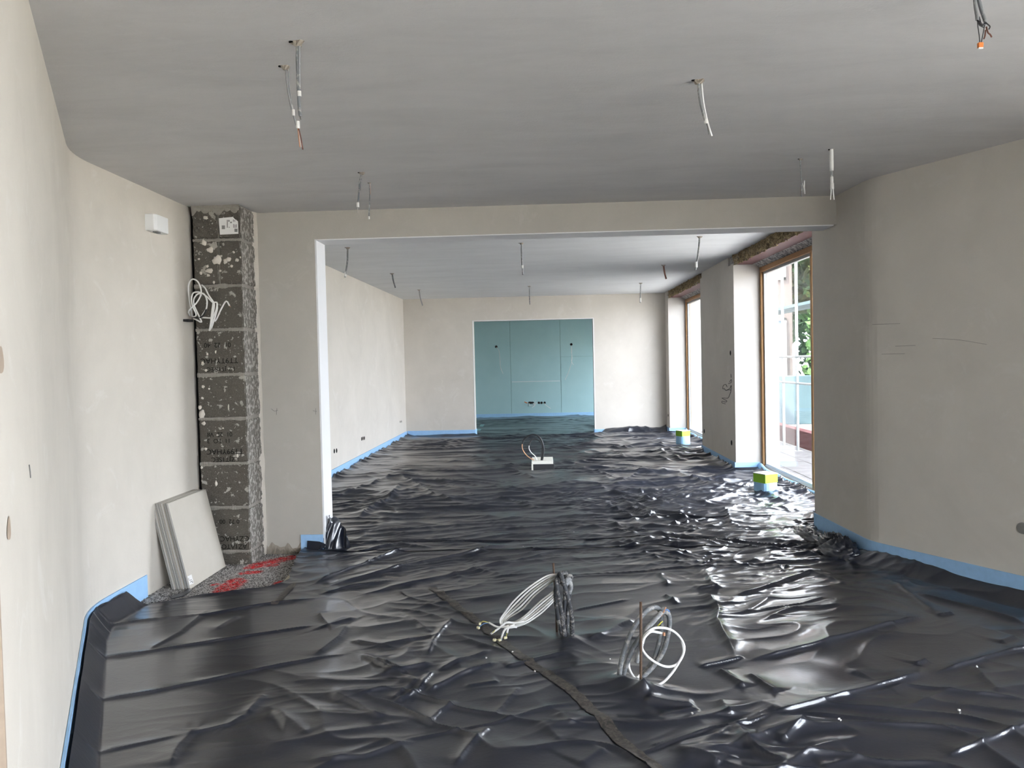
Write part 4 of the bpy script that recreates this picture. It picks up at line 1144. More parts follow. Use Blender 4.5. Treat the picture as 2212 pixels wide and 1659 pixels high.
# ================================================================== TILES LEANING ON THE LEFT WALL
TS = 0.60
def tile(bx, by0, tx, thick, k, label, ztop):
    """bottom front edge x, start y, top front x"""
    th = atan2(bx - tx, ztop); q = random.Random(k)
    root = empty('floor_tile', (bx, by0 + TS / 2, 0.008), label, 'tile', 'floor tiles leaning beside the block column')
    ax = np.array([-sin(th), 0, cos(th)]); nn = np.array([-cos(th), 0, -sin(th)])
    o = np.array([bx, by0, 0.010])
    V = []
    for (a, b, c) in ((0, 0, 0), (1, 0, 0), (1, 1, 0), (0, 1, 0), (0, 0, 1), (1, 0, 1), (1, 1, 1), (0, 1, 1)):
        V.append(o + np.array([0, TS * a * 0.975, 0]) + ax * TS * b + nn * thick * c)
    F = [(0, 1, 2, 3), (7, 6, 5, 4), (0, 4, 5, 1), (1, 5, 6, 2), (2, 6, 7, 3), (3, 7, 4, 0)]
    MB().add(V, F[1:]).build('body', 'tile_edge' if k % 2 == 0 else 'tile_edge_dark', root, bevel=0.001, segs=1)
    MB().add([V[0] - nn * 0.0006, V[1] - nn * 0.0006, V[2] - nn * 0.0006, V[3] - nn * 0.0006], [(0, 1, 2, 3)]).build('glazed_face', 'porcelain_tile', root)
    return root, o, ax, nn
BX0 = -2.411; BY = 5.066; TX0 = -2.545
names = ['front tile of the leaning stack with a small sticker in its corner'] + ['tile directly behind the front one, set back a little', 'third tile from the front of the leaning stack', 'fourth tile from the front of the leaning stack', 'fifth tile from the front of the leaning stack', 'sixth tile from the front of the leaning stack', 'seventh tile from the front of the leaning stack', 'rearmost tile of the leaning stack, nearest the wall']
off = [0.0, 0.018, 0.042, 0.056, 0.070, 0.084, 0.098, 0.112]
front = None
for k in range(8):
    x = BX0 - off[k] * 1.03; tx = TX0 - off[k]
    th = 0.0100 if k else 0.011
    if k == 1: th = 0.018
    r = tile(x, BY + (0.0 if k != 1 else 0.012) + (0.004 * ((k * 7) % 3 - 1) if k > 1 else 0), tx, th, k, names[k], 0.585)
    if k == 0: front = r
root, o, ax, nn = front
def on_tile(u, v, d=0.0015): return o + np.array([0, u, 0]) + ax * v - nn * d
MB().add([on_tile(0.005, 0.028), on_tile(0.065, 0.022), on_tile(0.065, 0.085), on_tile(0.005, 0.088)], [(0, 1, 2, 3)]).build('sticker', 'paper', root)
for (u0, u1, v0, v1) in ((0.010, 0.016, 0.055, 0.075), (0.022, 0.055, 0.040, 0.045), (0.022, 0.050, 0.052, 0.056), (0.045, 0.06, 0.030, 0.037)):
    MB().add([on_tile(u0, v0, .002), on_tile(u1, v0, .002), on_tile(u1, v1, .002), on_tile(u0, v1, .002)], [(0, 1, 2, 3)]).build('print', 'print_grey', root)
# black foil scrap under the tiles
P = [pz(a, b, 0.012) for a, b in ((365, 1290), (395, 1280), (410, 1272), (416, 1274), (398, 1288), (372, 1294))]
tag(MB().add([p + [0, 0, 0.004] for p in P] + P, [(0, 1, 2, 3, 4, 5), (11, 10, 9, 8, 7, 6)] + [(i, (i + 1) % 6, 6 + (i + 1) % 6, 6 + i) for i in range(6)]).build('foil_scrap', 'black_foil'), 'small black foil scrap tucked under the leaning tiles', 'foil scrap')

# white wall-mounted plastic case high on the left wall
r = empty('wall_case', (-2.65, 5.16, 2.49), 'small white plastic case mounted high on the left wall', 'wall case')
MB().prism([(-2.650, 5.07), (-2.578, 5.078), (-2.566, 5.10), (-2.566, 5.255), (-2.580, 5.27), (-2.650, 5.275)], 2.435, 2.545).build('housing', 'white_plastic', r, bevel=0.006)
MB().box(-2.652, -2.645, 5.055, 5.29, 2.425, 2.56).build('back_plate', 'tape_white', r)
MB().box(-2.61, -2.585, 5.12, 5.18, 2.428, 2.436).build('lens', 'print_grey', r)

# ================================================================== CABLES
def zc(ox, oy, s_):
    return lambda pts, Y: [py(ox + p[0] / s_, oy + p[1] / s_, Y + (p[2] if len(p) > 2 else 0.0)) for p in pts]
zA = zc(980, 1180, 3.95)
def clampz(P, zmin): return [np.array([p[0], p[1], max(p[2], zmin)]) for p in P]
def tubeZ(name, pts, r, mat, parent, sides=8, step=0.008, corr=0.0, smooth=True):
    return MB().tube(spline(pts, step), r, sides, corr).build(name, mat, parent, smooth=smooth)

# coil A (farther, left) -------------------------------------------------
YA = 4.0
cA = empty('cable_coil', (0.11, YA, 0.02), 'farther cable coil with dark conduits and white cables drooping to the left', 'cable coil', 'cable coils rising from the foil')
for k, pts in enumerate((
    [(985, 905, .02), (945, 740, 0), (915, 540, -.02), (885, 360, -.02), (880, 285, .0), (892, 245, .03), (915, 235, .06)],
    [(995, 905, .02), (1012, 720, 0), (1003, 570, -.03), (968, 410, -.03), (930, 290, -.02), (906, 238, .0), (900, 250, .04)],
    [(900, 250, .04), (940, 226, .05), (962, 250, .07), (952, 420, .10), (935, 660, .10), (968, 900, .03)],
    [(915, 330, .06), (970, 262, .06), (1000, 262, .08), (995, 330, .10), (978, 520, .12), (968, 700, .10), (985, 900, .03)],
    [(880, 290, .05), (872, 420, .08), (895, 640, .08), (965, 890, .03)])):
    tubeZ('conduit', zA(pts, YA), 0.0115, 'conduit_dark', cA, 10, 0.004, 0.05)
for k, pts in enumerate(([(955, 330, -.02), (985, 300, 0), (1000, 345, .02), (985, 400, .03)], [(958, 300, -.01), (972, 285, -.01), (990, 290, .01)])):
    tubeZ('conduit', zA(pts, YA), 0.012, 'conduit_light', cA, 10, 0.004, 0.05)
base_loop = [(905, 238), (800, 262), (660, 345), (530, 462), (440, 570), (398, 640)]
q = random.Random(31)
for k in range(5):
    j = k * 9
    pts = [(900 - 2 * k, 240 + k * 3, .02), (800 + k * 5, 252 + k * 16, .0 + .02 * k), (650 + k * 11, 345 + k * 18, -.02 + .02 * k), (520 + k * 16, 460 + k * 19, -.02 + .02 * k), (430 + k * 10, 575 + k * 9, .02 * k), (396 + k * 11, 632 + k * 4, .02 * k),
           (420 + k * 14, 690 - k * 10, .02 * k), (500 + k * 10, 694 - k * 14, .01), (620, 655 - k * 18, .0), (740, 575 - k * 26, .02), (840, 480 - k * 22, .04), (880, 430 - k * 20, .05)]
    tubeZ('cable', clampz(zA(pts, YA + 0.04), 0.032), 0.0045, 'white_cable' if k not in (2, 4) else 'dusty_cable', cA, 8, 0.012)
for pts, mt in (([(600, 640), (520, 655), (450, 650), (385, 700), (318, 748)], 'white_cable'), ([(540, 690), (470, 690), (430, 720), (405, 790)], 'white_cable'), ([(520, 670), (470, 690), (456, 740)], 'white_cable'), ([(470, 680), (380, 690), (300, 652)], 'dusty_cable')):
    tubeZ('cable', clampz(zA([(a, b, .02) for a, b in pts], YA), 0.034), 0.0055, mt, cA, 8, 0.012)
def clip(parent, p, yawd):
    b = MB().box(-0.009, 0.009, -0.006, 0.006, -0.006, 0.006)
    c, s_ = cos(yawd), sin(yawd)
    b.v = [(p[0] + x * c - y * s_, p[1] + x * s_ + y * c, p[2] + z) for x, y, z in b.v]
    b.build('terminal_clip', 'clear_clip', parent, bevel=0.002, segs=1)
for (a0, pts) in (((300, 652), [[(300, 652), (250, 640), (225, 660)], [(300, 652), (255, 662), (210, 695)]]), ((405, 790), [[(405, 790), (370, 820), (350, 885)], [(405, 790), (412, 820), (395, 845)], [(405, 790), (375, 840), (352, 885)]]), ((456, 740), [[(456, 740), (448, 770), (442, 780)]]), ((318, 748), [[(330, 740), (345, 725), (350, 715)]])):
    for k, w in enumerate(pts):
        P = clampz(zA([(a, b, 0.01) for a, b in w], YA), 0.034)
        MB().tube(spline(P, 0.01), 0.0018, 5).build('wire', ('yellow_wire', 'blue_wire', 'white_cable')[k % 3], cA)
        if a0 != (318, 748): clip(cA, P[-1], k * 0.9 + a0[0])
r = tag(MB().tube([*zA([(882, 735, .15)], YA), *zA([(868, 420, .15)], YA), *zA([(850, 125, .15)], YA)], 0.0055, 8).build('steel_rod', 'rust_rod'), 'thin rusty steel rod standing beside the farther cable coil', 'steel rod', 'rusty rods sticking up through the foil')
r.data.transform(Matrix.Translation((0, 0, -0.012)))

# coil B (nearer, right) -------------------------------------------------
YB_ = 3.47
cB = empty('cable_coil', (0.32, YB_, 0.02), 'nearer cable coil with grey corrugated conduits and round white cable loops', 'cable coil', 'cable coils rising from the foil')
for pts in ([(1415, 1260, .0), (1413, 1180, .0), (1422, 1030, .0), (1465, 860, .0), (1540, 690, .0), (1610, 585, .0), (1680, 530, .02), (1735, 525, .04), (1768, 575, .07), (1772, 690, .10), (1745, 850, .12), (1695, 985, .12), (1610, 1100, .10), (1560, 1150, .06)],
            [(1432, 1250, .02), (1440, 1130, .02), (1480, 990, .0), (1550, 840, -.02), (1650, 700, -.02), (1740, 600, .0), (1800, 556, .03), (1838, 600, .06), (1836, 710, .09), (1795, 880, .10), (1715, 1010, .10), (1615, 1115, .06), (1570, 1160, .03)]):
    tubeZ('conduit', zA(pts, YB_), 0.0112, 'conduit_grey', cB, 12, 0.0035, 0.06)
tubeZ('conduit', zA([(1560, 990, -.03), (1640, 720, -.03), (1690, 660, -.03), (1775, 560, -.02)], YB_), 0.0105, 'conduit_light', cB, 12, 0.0035, 0.06)
tubeZ('cable', zA([(1785, 745, .05), (1740, 735, -.02), (1680, 730, -.05), (1622, 790, -.06), (1605, 860, -.06), (1640, 925, -.05), (1720, 990, -.03), (1820, 1028, .0), (1905, 1005, .02), (1955, 930, .03), (1966, 850, .03), (1925, 770, .02), (1850, 712, .0), (1760, 695, -.02), (1690, 708, -.04), (1630, 760, -.05), (1612, 830, -.05)], YB_), 0.0058, 'white_cable', cB, 8, 0.01)
tubeZ('cable', zA([(1490, 960, .03), (1500, 1050, .02), (1545, 1125, .0), (1610, 1180, -.02), (1690, 1196, -.03), (1780, 1165, -.02), (1860, 1085, .0), (1925, 985, .02), (1962, 900, .03), (1945, 800, .03)], YB_), 0.0058, 'white_cable', cB, 8, 0.01)
tubeZ('cable', zA([(1452, 1030, .02), (1448, 1090, .02), (1465, 1135, .02), (1505, 1148, .02), (1560, 1125, .02), (1600, 1090, .04)], YB_), 0.0058, 'white_cable', cB, 8, 0.01)
for k, w in enumerate(([(1770, 600), (1800, 545), (1810, 520)], [(1740, 680), (1770, 650), (1785, 640)], [(1800, 545), (1825, 540), (1842, 560)])):
    tubeZ('wire', zA([(a, b, -.01) for a, b in w], YB_), 0.003, ('copper_wire', 'yellow_wire', 'blue_wire')[k], cB, 6)
MB().tube(zA([(1795, 735, .02), (1795, 762, .02)], YB_), 0.006, 8).build('end_cap', 'copper_wire', cB)
tag(MB().tube([*zA([(1596, 1318, -.10)], YB_), *zA([(1598, 900, -.10)], YB_), *zA([(1597, 475, -.10)], YB_)], 0.006, 8).build('steel_rod', 'rust_rod'), 'thin rusty steel rod standing in front of the nearer cable coil', 'steel rod', 'rusty rods sticking up through the foil')

# floor box with looping cables in the far room --------------------------
zF = zc(1080, 900, 11.85)
YF = 10.35
fb = empty('floor_box', (-0.03, YF, 0.0), 'white foam floor box with looping black and red cables in the far room', 'floor box')
MB().box(-0.17, 0.12, YF - 0.05, YF + 0.42, 0.115, 0.155).build('foam_cap', 'foam_white', fb, bevel=0.004)
MB().box(-0.172, -0.150, YF - 0.052, YF + 0.4, 0.0, 0.115).build('foam_side', 'foam_white', fb)
MB().box(-0.150, 0.135, YF - 0.045, YF + 0.41, 0.0, 0.115).build('base', 'black_box', fb, bevel=0.006)
zb = 0.05
tubeZ('cable', zF([(1080, 1130), (1110, 950), (1115, 780), (1060, 600), (960, 490), (830, 460), (700, 510), (610, 600), (570, 700)], YF + zb), 0.012, 'black_cable', fb)
tubeZ('cable', zF([(1050, 1130), (1075, 900), (1080, 750), (1030, 640), (930, 580), (840, 580), (780, 640), (745, 740)], YF + zb), 0.008, 'black_cable', fb)
tubeZ('cable', zF([(570, 700), (570, 800), (630, 930), (740, 1040), (870, 1110)], YF + zb), 0.0065, 'copper_wire', fb)
tubeZ('cable', zF([(745, 740), (745, 820), (800, 920), (900, 1010), (945, 1110)], YF + zb), 0.006, 'white_cable', fb)
# crumpled foil clip beside it
P = spline([np.array(pz(a, b, .04)) for a, b in ((1105, 1026), (1120, 1030), (1150, 1040))], 0.03)

# outlet stubs under the tall windows -------------------------------------
def floor_outlet(px_, py_, s_, rot, label, seed):
    p = pz(px_, py_, 0.02); q = random.Random(seed)
    x, y = p[0], p[1] + 0.09 * s_
    r = empty('floor_outlet', (x, y, 0.0), label, 'floor outlet', 'wrapped floor outlets by the windows')
    def ring(rad, z0, z1, sq, nm, mt, n=28):
        V = []; 
        for z, k in ((z0, 1.06), (z1, 1.0)):
            for i in range(n):
                a = 2 * pi * i / n; c, s2 = cos(a), sin(a)
                rr = rad * k / max(abs(c) ** sq + abs(s2) ** sq, 1e-6) ** (1 / sq)
                xx, yy = rr * c, rr * s2
                V.append((x + xx * cos(rot) - yy * sin(rot), y + xx * sin(rot) + yy * cos(rot), z))
        F = [(i, (i + 1) % n, n + (i + 1) % n, n + i) for i in range(n)] + [tuple(range(n, 2 * n)), tuple(reversed(range(n)))]
        return MB().add(V, F).build(nm, mt, r)
    ring(0.092 * s_, 0.0, 0.155 * s_, 3.2, 'foam_wrap', 'blue_foam_deep')
    hw = 0.078 * s_
    for (a, b, z0, z1, nm, mt) in ((hw, hw, 0.155 * s_, 0.236 * s_, 'box', 'green_plastic'), (hw * 1.02, hw * 1.02, 0.236 * s_, 0.244 * s_, 'lid', 'white_plastic')):
        pts = [(x + u * a * cos(rot) - v * b * sin(rot), y + u * a * sin(rot) + v * b * cos(rot)) for u, v in ((-1, -1), (1, -1), (1, 1), (-1, 1))]
        MB().prism(pts, z0, z1).build(nm, mt, r, bevel=0.003)
    pts = [(x + u * cos(rot) - v * sin(rot), y + u * sin(rot) + v * cos(rot)) for u, v in ((-.03, -.02), (.035, -.015), (.03, .02), (-.02, .025))]
    MB().prism(pts, 0.244 * s_, 0.2452 * s_).build('label_print', 'pencil_grey', r)
    bunch('foil_collar', (x + 0.02, y - 0.02, 0.0), 0.15, 0.13, 0.035, 0, seed * 1.3, r, 36)
floor_outlet(1660, 1076, 1.12, radians(28), 'green box on a pale blue wrapped stub by the nearer tall window', 3)
floor_outlet(1478, 962, 1.10, radians(28), 'green box on a pale blue wrapped stub by the farther tall window', 5)

# ceiling cables -----------------------------------------------------------
def ceil_cable(z, conv, runs, label, collar=0.02, tapes=(), wires=(), group='cable drops hanging from the ceiling'):
    p0 = None
    first = runs[0][0][0]
    top = conv(first)
    w0 = pz(*top, z)
    Y = w0[1]
    r = empty('ceiling_cable', (w0[0], Y, z), label, 'ceiling cable', group)
    def P(pts): return [py(*conv(p), Y) for p in pts]
    for pts, rad, mt in runs:
        pp = P(pts); 
        if abs(pp[0][2] - z) < 0.12: pp[0][2] = z + 0.01
        tubeZ('conduit', pp, rad, mt, r, 8, 0.02)
    if collar:
        q = random.Random(int(w0[0] * 100)); n = 12; V = [(w0[0], Y, z - collar * 0.7)]
        for k_, zz in ((0.5, -collar * 0.5), (1.0, 0.002)):
            for i in range(n):
                a = 2 * pi * i / n; rr = collar * 0.75 * k_ * q.uniform(0.6, 1.3); V.append((w0[0] + rr * cos(a) * 1.3, Y + rr * sin(a), z + zz))
        F = [(0, 1 + i, 1 + (i + 1) % n) for i in range(n)] + [(1 + i, 1 + n + i, 1 + n + (i + 1) % n, 1 + (i + 1) % n) for i in range(n)]
        MB().add(V, F).build('plaster_collar', 'broken_plaster', r)
        MB().tube([(w0[0] - collar * 0.8, Y - 0.004, z + 0.003), (w0[0] - collar * 0.8, Y - 0.004, z - 0.003)], collar * 0.3, 9).build('hole', 'recess_shade', r)  # flat black plug stands in for the shade inside the hole
    for (p, h, rad) in tapes:
        c = P([p])[0]; MB().tube([c + [0, 0, h / 2], c - [0, 0, h / 2]], rad, 10).build('tape_band', 'tape_white', r)
    for pts, rad, mt in wires:
        tubeZ('wire', P(pts), rad, mt, r, 5, 0.02)
    return r, P
c2 = lambda p: (560 + p[0] / 3.607, 60 + p[1] / 3.607)
c3 = lambda p: (1440 + p[0] / 4.148, 130 + p[1] / 4.148)
c5 = lambda p: (680 + p[0] / 3.073, 480 + p[1] / 3.073)
c6 = lambda p: (1380 + p[0] / 5.027, 470 + p[1] / 5.027)
c4 = lambda p: (2012 + p[0] / 11.06, 0 + p[1] / 11.06)
ceil_cable(ZF, c2, [([(300, 110), (296, 220), (299, 320), (305, 490), (311, 600), (321, 690)], 0.0062, 'conduit_grey'), ([(312, 110), (312, 220), (312, 320), (312, 480)], 0.0055, 'conduit_light')],
           'thick grey conduit hanging from the ceiling at the upper left', 0.03, [((312, 515), 0.02, 0.0075)], [([(321, 690), (325, 715)], 0.003, 'print_grey'), ([(296, 110), (265, 105), (232, 90)], 0.0025, 'brown_wire')])
ceil_cable(ZF, c2, [([(205, 300), (213, 400), (228, 510), (246, 600), (268, 680), (290, 760)], 0.0042, 'grey_cable'), ([(225, 320), (236, 480), (262, 640)], 0.0022, 'conduit_light')],
           'long slanting dark cable with reddish wires hanging beside the thick conduit', 0.026, [((266, 662), 0.025, 0.006), ((301, 757), 0.03, 0.008)],
           [([(300, 757), (308, 850), (318, 930)], 0.0025, 'copper_wire'), ([(300, 757), (322, 850), (340, 948)], 0.003, 'brown_wire'), ([(302, 760), (318, 860), (328, 930)], 0.0022, 'white_cable')])
ceil_cable(ZF, c2, [([(800, 1128), (790, 1170), (783, 1200), (776, 1290), (770, 1372)], 0.0055, 'conduit_grey')], 'short grey conduit with a white taped end above the stub wall', 0.024, [((769, 1380), 0.03, 0.009)], [([(769, 1390), (765, 1440)], 0.002, 'dusty_cable'), ([(800, 1150), (788, 1270)], 0.0025, 'conduit_light')])
ceil_cable(ZF, c2, [([(860, 1208), (862, 1320), (858, 1400), (855, 1470)], 0.0045, 'conduit_grey')], 'short straight cable hanging just before the beam above the stub wall', 0.012, [((855, 1480), 0.02, 0.005)], [([(864, 1215), (866, 1300)], 0.002, 'copper_wire')])
ceil_cable(ZF, c3, [([(288, 180), (290, 260), (305, 380), (330, 480), (350, 545)], 0.0068, 'conduit_light'), ([(310, 250), (330, 380), (368, 560), (405, 680)], 0.0042, 'white_cable')],
           'curved grey conduit with white cable hanging right of the ceiling middle', 0.03, [((352, 548), 0.02, 0.008)], [([(350, 545), (370, 600), (378, 665)], 0.003, 'print_grey'), ([(290, 200), (284, 280)], 0.004, 'brown_wire')])
ceil_cable(ZF, c3, [([(1198, 885), (1200, 960), (1208, 1080), (1210, 1222)], 0.0045, 'conduit_light')], 'thin pale cable drop, left of the pair near the right end of the beam', 0.016, [], [([(1236, 1078), (1232, 1130), (1238, 1200)], 0.004, 'white_cable'), ([(1215, 1100), (1230, 1150), (1236, 1190)], 0.002, 'white_cable')])
ceil_cable(ZF, c3, [([(1475, 800), (1476, 860), (1478, 990)], 0.0125, 'white_cable'), ([(1478, 980), (1480, 1060), (1481, 1150)], 0.006, 'conduit_light')], 'thick white cable drop, right of the pair near the right end of the beam', 0.018, [((1480, 1075), 0.04, 0.009), ((1482, 1130), 0.035, 0.011)],
           [([(1475, 1150), (1468, 1250)], 0.003, 'white_cable'), ([(1490, 1150), (1500, 1250)], 0.0035, 'white_cable')])
r8, P8 = ceil_cable(ZF, c4, [([(1020, -430), (1035, -60), (1060, 200), (1085, 350), (1100, 480)], 0.0056, 'conduit_light'), ([(1020, -430), (1120, -60), (1190, 230), (1250, 400), (1295, 530)], 0.0056, 'conduit_grey')],
                    'cable drop with an orange terminal clip at the upper right', 0.02, [], [
    ([(1098, 480), (1110, 640), (1140, 840), (1155, 1020)], 0.0016, 'black_cable'), ([(1190, 1020), (1220, 880), (1265, 640), (1295, 540)], 0.0016, 'black_cable'), ([(1100, 490), (1160, 560), (1230, 595), (1295, 560)], 0.0034, 'black_cable'),
    ([(1100, 510), (1150, 600), (1250, 655)], 0.002, 'black_cable'), ([(1295, 540), (1370, 600), (1400, 640), (1370, 700)], 0.0022, 'black_cable'), ([(1140, 400), (1165, 500), (1200, 580)], 0.0018, 'black_cable'), ([(1310, 640), (1350, 780), (1400, 820), (1440, 890)], 0.0026, 'brown_wire'), ([(1290, 720), (1280, 850), (1250, 930)], 0.0028, 'brown_wire')])
c = P8([(1168, 1085)])[0]
MB().box(c[0] - 0.008, c[0] + 0.008, c[1] - 0.006, c[1] + 0.006, c[2] - 0.008, c[2] + 0.009).build('terminal_clip', 'orange_clip', r8, bevel=0.002)
MB().box(c[0] - 0.007, c[0] + 0.007, c[1] - 0.005, c[1] + 0.005, c[2] - 0.0125, c[2] - 0.008).build('clip_end', 'white_plastic', r8)
for conv, pts, rad, mt, tp, lab in (
    (c5, [(218, 168), (217, 250), (210, 310), (200, 368)], 0.010, 'conduit_light', ((203, 345), 0.05, 0.011), 'pale curved cable drop nearest the left jamb in the far room'),
    (c5, [(513, 340), (522, 390), (535, 436)], 0.010, 'conduit_grey', None, 'second grey cable drop along the left side of the far ceiling'),
    (c5, [(692, 448), (700, 500), (716, 554)], 0.011, 'grey_cable', None, 'third dark cable drop on the left, nearest the back wall'),
    (c5, [(1372, 138), (1374, 230), (1378, 300), (1383, 350)], 0.009, 'conduit_light', ((1377, 296), 0.03, 0.014), 'pale cable drop at the middle of the far ceiling just behind the beam'),
    (c5, [(1424, 424), (1425, 490), (1427, 547)], 0.008, 'conduit_grey', None, 'thin cable drop above the green boards'),
    (c6, [(660, 205), (655, 290), (640, 420), (615, 570)], 0.010, 'conduit_light', ((623, 510), 0.06, 0.013), 'long pale cable drop beside the nearer tall window'),
    (c6, [(267, 515), (280, 600), (297, 667)], 0.012, 'brown_wire', None, 'short reddish cable drop between the windows near the right wall'),
    (c6, [(20, 710), (18, 800), (15, 925)], 0.009, 'conduit_light', ((16, 895), 0.07, 0.017), 'cable drop with white sleeve nearest the back right corner')):
    ceil_cable(ZR, conv, [(pts, rad, mt)], lab, 0.03, [tp] if tp else [], [])

# loose cables coming out of the gap beside the block column ---------------
z1_ = lambda pts, Y: [py(380 + p[0] / 5.53, 420 + p[1] / 5.53, Y + (p[2] if len(p) > 2 else 0)) for p in pts]
YC = 5.60
lc = empty('loose_cables', tuple(py(415, 690, 5.66)), 'tangle of loose white cables hanging from the gap beside the block column', 'cable tangle')
for pts in ([(200, 1480, .06), (160, 1250, .03), (150, 1090, .02), (190, 1015), (250, 1030), (290, 1100), (300, 1190), (250, 1290), (155, 1390), (165, 1450, .05)],
            [(200, 1480, .06), (250, 1500), (305, 1525), (270, 1440), (220, 1330), (215, 1250), (260, 1190), (330, 1185), (370, 1260), (365, 1360), (330, 1420), (310, 1450)],
            [(190, 1470, .06), (240, 1440), (200, 1330), (185, 1240), (210, 1175), (290, 1170), (380, 1230), (440, 1290), (490, 1290), (480, 1380), (440, 1480), (410, 1620)],
            [(310, 1080, .02), (350, 1120), (390, 1200), (450, 1290), (455, 1350), (430, 1480), (420, 1600), (450, 1520), (490, 1380), (492, 1300)],
            [(310, 1470), (420, 1480), (470, 1510), (540, 1370), (600, 1275), (640, 1330)],
            [(445, 1290), (430, 1400), (415, 1540), (400, 1630)]):
    tubeZ('cable', z1_(pts, YC), 0.0055, 'white_cable', lc, 7, 0.012)
tubeZ('wire', z1_([(640, 1330), (655, 1345)], YC), 0.002, 'copper_wire', lc, 5)
tubeZ('cable', z1_([(365, 1370), (330, 1440), (290, 1470), (200, 1470, .05)], YC), 0.007, 'black_cable', lc, 7)
MB().box(-2.648, -2.60, 5.585, 5.66, 1.850, 1.868).build('bracket', 'black_box', lc)

# ---- electrical boxes and holes in the walls
def wall_box(label, conv_pts, n, axis_pos, plane, rx, rz_, group='recessed outlet boxes', parts=True):
    pass
def outlet(centers, plane, val, rad, label, group='bare outlet boxes in the walls'):
    P0 = [(px if plane == 'x' else py)(a, b, val) for a, b in centers]
    c0 = np.mean(P0, 0)
    r = empty('outlet_box', tuple(c0), label, 'outlet box', group)
    for p in P0:
        n = 16
        for nm, rr, mt, dd in (('rim', rad, 'black_box', 0.003), ('cup', rad * 0.8, 'recess_shade', 0.0045)):  # cup is a raised black disc painting the box's dark inside
            V = [];
            s_ = -1 if (plane == 'x' and val > 0) or plane == 'y' else 1
            for k_, e in ((1.0, 0.0), (0.94, dd)):
                for i in range(n):
                    a = 2 * pi * i / n
                    V.append((val + s_ * e, p[1] + rr * k_ * cos(a), p[2] + rr * k_ * sin(a)) if plane == 'x' else (p[0] + rr * k_ * cos(a), val + s_ * e, p[2] + rr * k_ * sin(a)))
            F = [(i, (i + 1) % n, n + (i + 1) % n, n + i) for i in range(n)] + [tuple(range(n, 2 * n)), tuple(reversed(range(n)))]
            MB().add(V, F).build(nm, mt, r)
    return r
outlet([(722, 974.5), (727, 973.5)], 'x', -2.77, 0.032, 'pair of outlet boxes low on the far left wall, nearest the jamb')
outlet([(781, 948), (784, 947), (787, 946.5)], 'x', -2.77, 0.030, 'row of three outlet boxes low on the far left wall')
outlet([(864.5, 911), (867, 910.5)], 'x', -2.77, 0.022, 'pale pair of outlet boxes low on the far left wall near the corner')
outlet([(1521.5, 931.5)], 'x', XR, 0.034, 'outlet box low on the wide pier, at its farther edge')
outlet([(1580.5, 956.5)], 'x', XR, 0.036, 'outlet box low on the wide pier, at its nearer edge')
outlet([(1578, 762.5)], 'x', XR, 0.034, 'black outlet hole at switch height on the wide pier')
outlet([(1432.5, 893)], 'x', XR, 0.025, 'small outlet box low on the narrow pier, nearer the corner')
outlet([(1443.5, 897)], 'x', XR, 0.028, 'small outlet box low on the narrow pier, nearer the window')
ro = outlet([(1143.5, 870), (1147, 870), (1151, 870), (1164, 870), (1170, 870), (1176.5, 870)], 'y', YG, 0.030, 'row of six outlet boxes low on the green boards', 'bare outlet boxes in the walls')
zg = lambda pts, Y: [py(1000 + p[0] / 5.53, 660 + p[1] / 5.53, Y) for p in pts]
tubeZ('cable', zg([(770, 1165), (755, 1160), (735, 1150)], YG - 0.08), 0.012, 'orange_clip', ro, 6)
for pts in ([(790, 1165), (800, 1195), (850, 1185), (890, 1160)], [(835, 1165), (860, 1190), (825, 1220)], [(975, 1165), (985, 1185), (1050, 1230)], [(780, 1170), (780, 1205)], [(850, 1180), (875, 1130)]):
    tubeZ('cable', zg(pts, YG - 0.06), 0.006, 'white_cable' if pts[0] != (780, 1170) else 'black_cable', ro, 6)
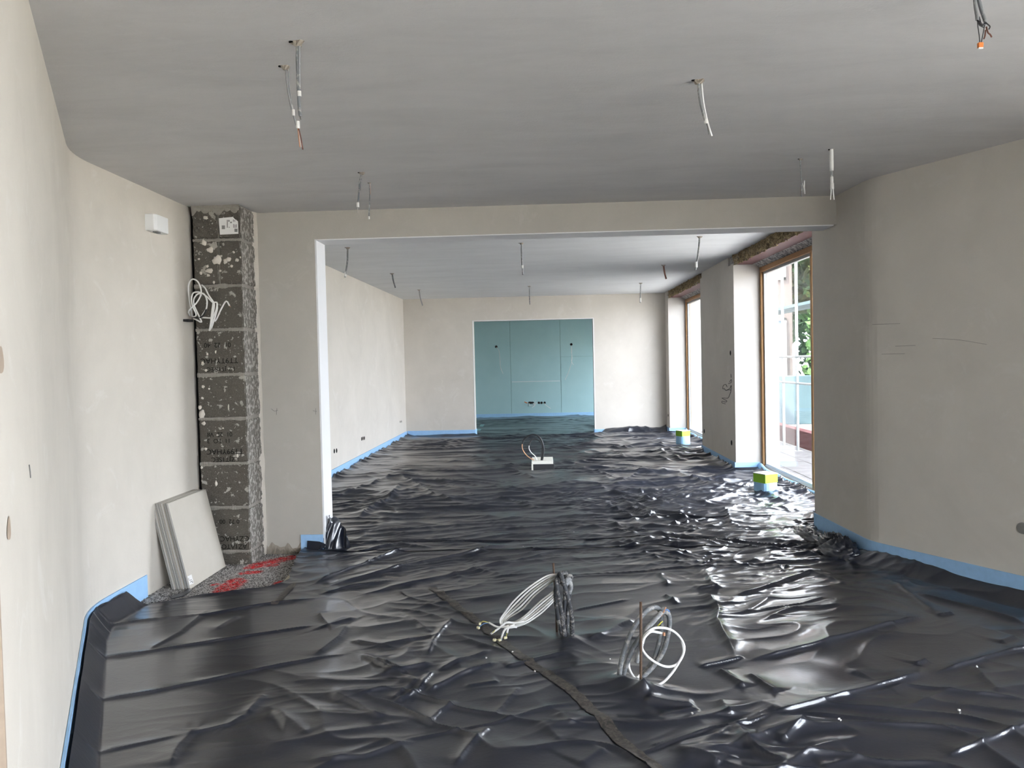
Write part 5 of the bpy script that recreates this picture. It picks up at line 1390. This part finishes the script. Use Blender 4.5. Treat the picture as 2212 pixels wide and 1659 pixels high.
for (a, b, pts, lab) in ((1072, 749, [[(398, 495), (430, 540), (442, 640), (450, 740), (480, 815)]], 'round cable hole with one hanging wire, left on the green boards'),
                         (1234, 744, [[(1296, 475), (1296, 560), (1304, 640), (1270, 770), (1220, 890)], [(1296, 475), (1300, 600), (1296, 660), (1320, 710)]], 'round cable hole with crossing wires, right on the green boards')):
    rr = outlet([(a, b)], 'y', YG - 0.0005, 0.034, lab, 'cable holes in the green boards')
    for w in pts: tubeZ('wire', zg(w, YG - 0.10), 0.0055, 'white_cable', rr, 6)
# half-seen outlet at the right picture edge
c = on_seg(2209, 1141, RF, RB, 0.004)
r = empty('outlet_box', tuple(c), 'dark outlet box low on the right wall at the picture edge', 'outlet box', 'bare outlet boxes in the walls')
dv = np.array([RB[0] - RF[0], RB[1] - RF[1], 0]); dv /= np.linalg.norm(dv); nv = np.array([dv[1], -dv[0], 0.0]) 
nv = nv if nv @ (c - _C) < 0 else -nv
V = []
for e, k_ in ((-0.004, 1.0), (0.002, 0.95)):
    for i in range(18):
        a = 2 * pi * i / 18; V.append(c + nv * e + 0.034 * k_ * (cos(a) * dv + sin(a) * np.array([0, 0, 1])))
MB().add(V, [(i, (i + 1) % 18, 18 + (i + 1) % 18, 18 + i) for i in range(18)] + [tuple(range(18, 36)), tuple(reversed(range(18)))]).build('rim', 'print_grey', r)

# handwriting in marker on the wide pier
z7 = lambda pts: [px(1380 + a / 5.027, 780 + b / 5.027, XR - 0.002) for a, b in pts]
mk = empty('marker_writing', tuple(px(1565, 850, XR - 0.002)), 'black marker scrawl of the letter m and a 2 on the wide pier', 'writing')
for pts in ([(940, 465), (905, 455), (903, 435), (940, 445), (955, 432), (905, 405), (915, 400), (965, 402), (985, 370), (1000, 320), (975, 312), (945, 318), (930, 300), (912, 300), (918, 265), (945, 255), (958, 280)],
            [(945, 318), (985, 300), (1003, 265), (1003, 300), (998, 340)], [(972, 245), (1003, 232), (1004, 200), (985, 225)], [(1000, 140), (1003, 180)]):
    MB().tube(spline(z7(pts), 0.01), 0.0035, 5).build('stroke', 'marker_black', mk)
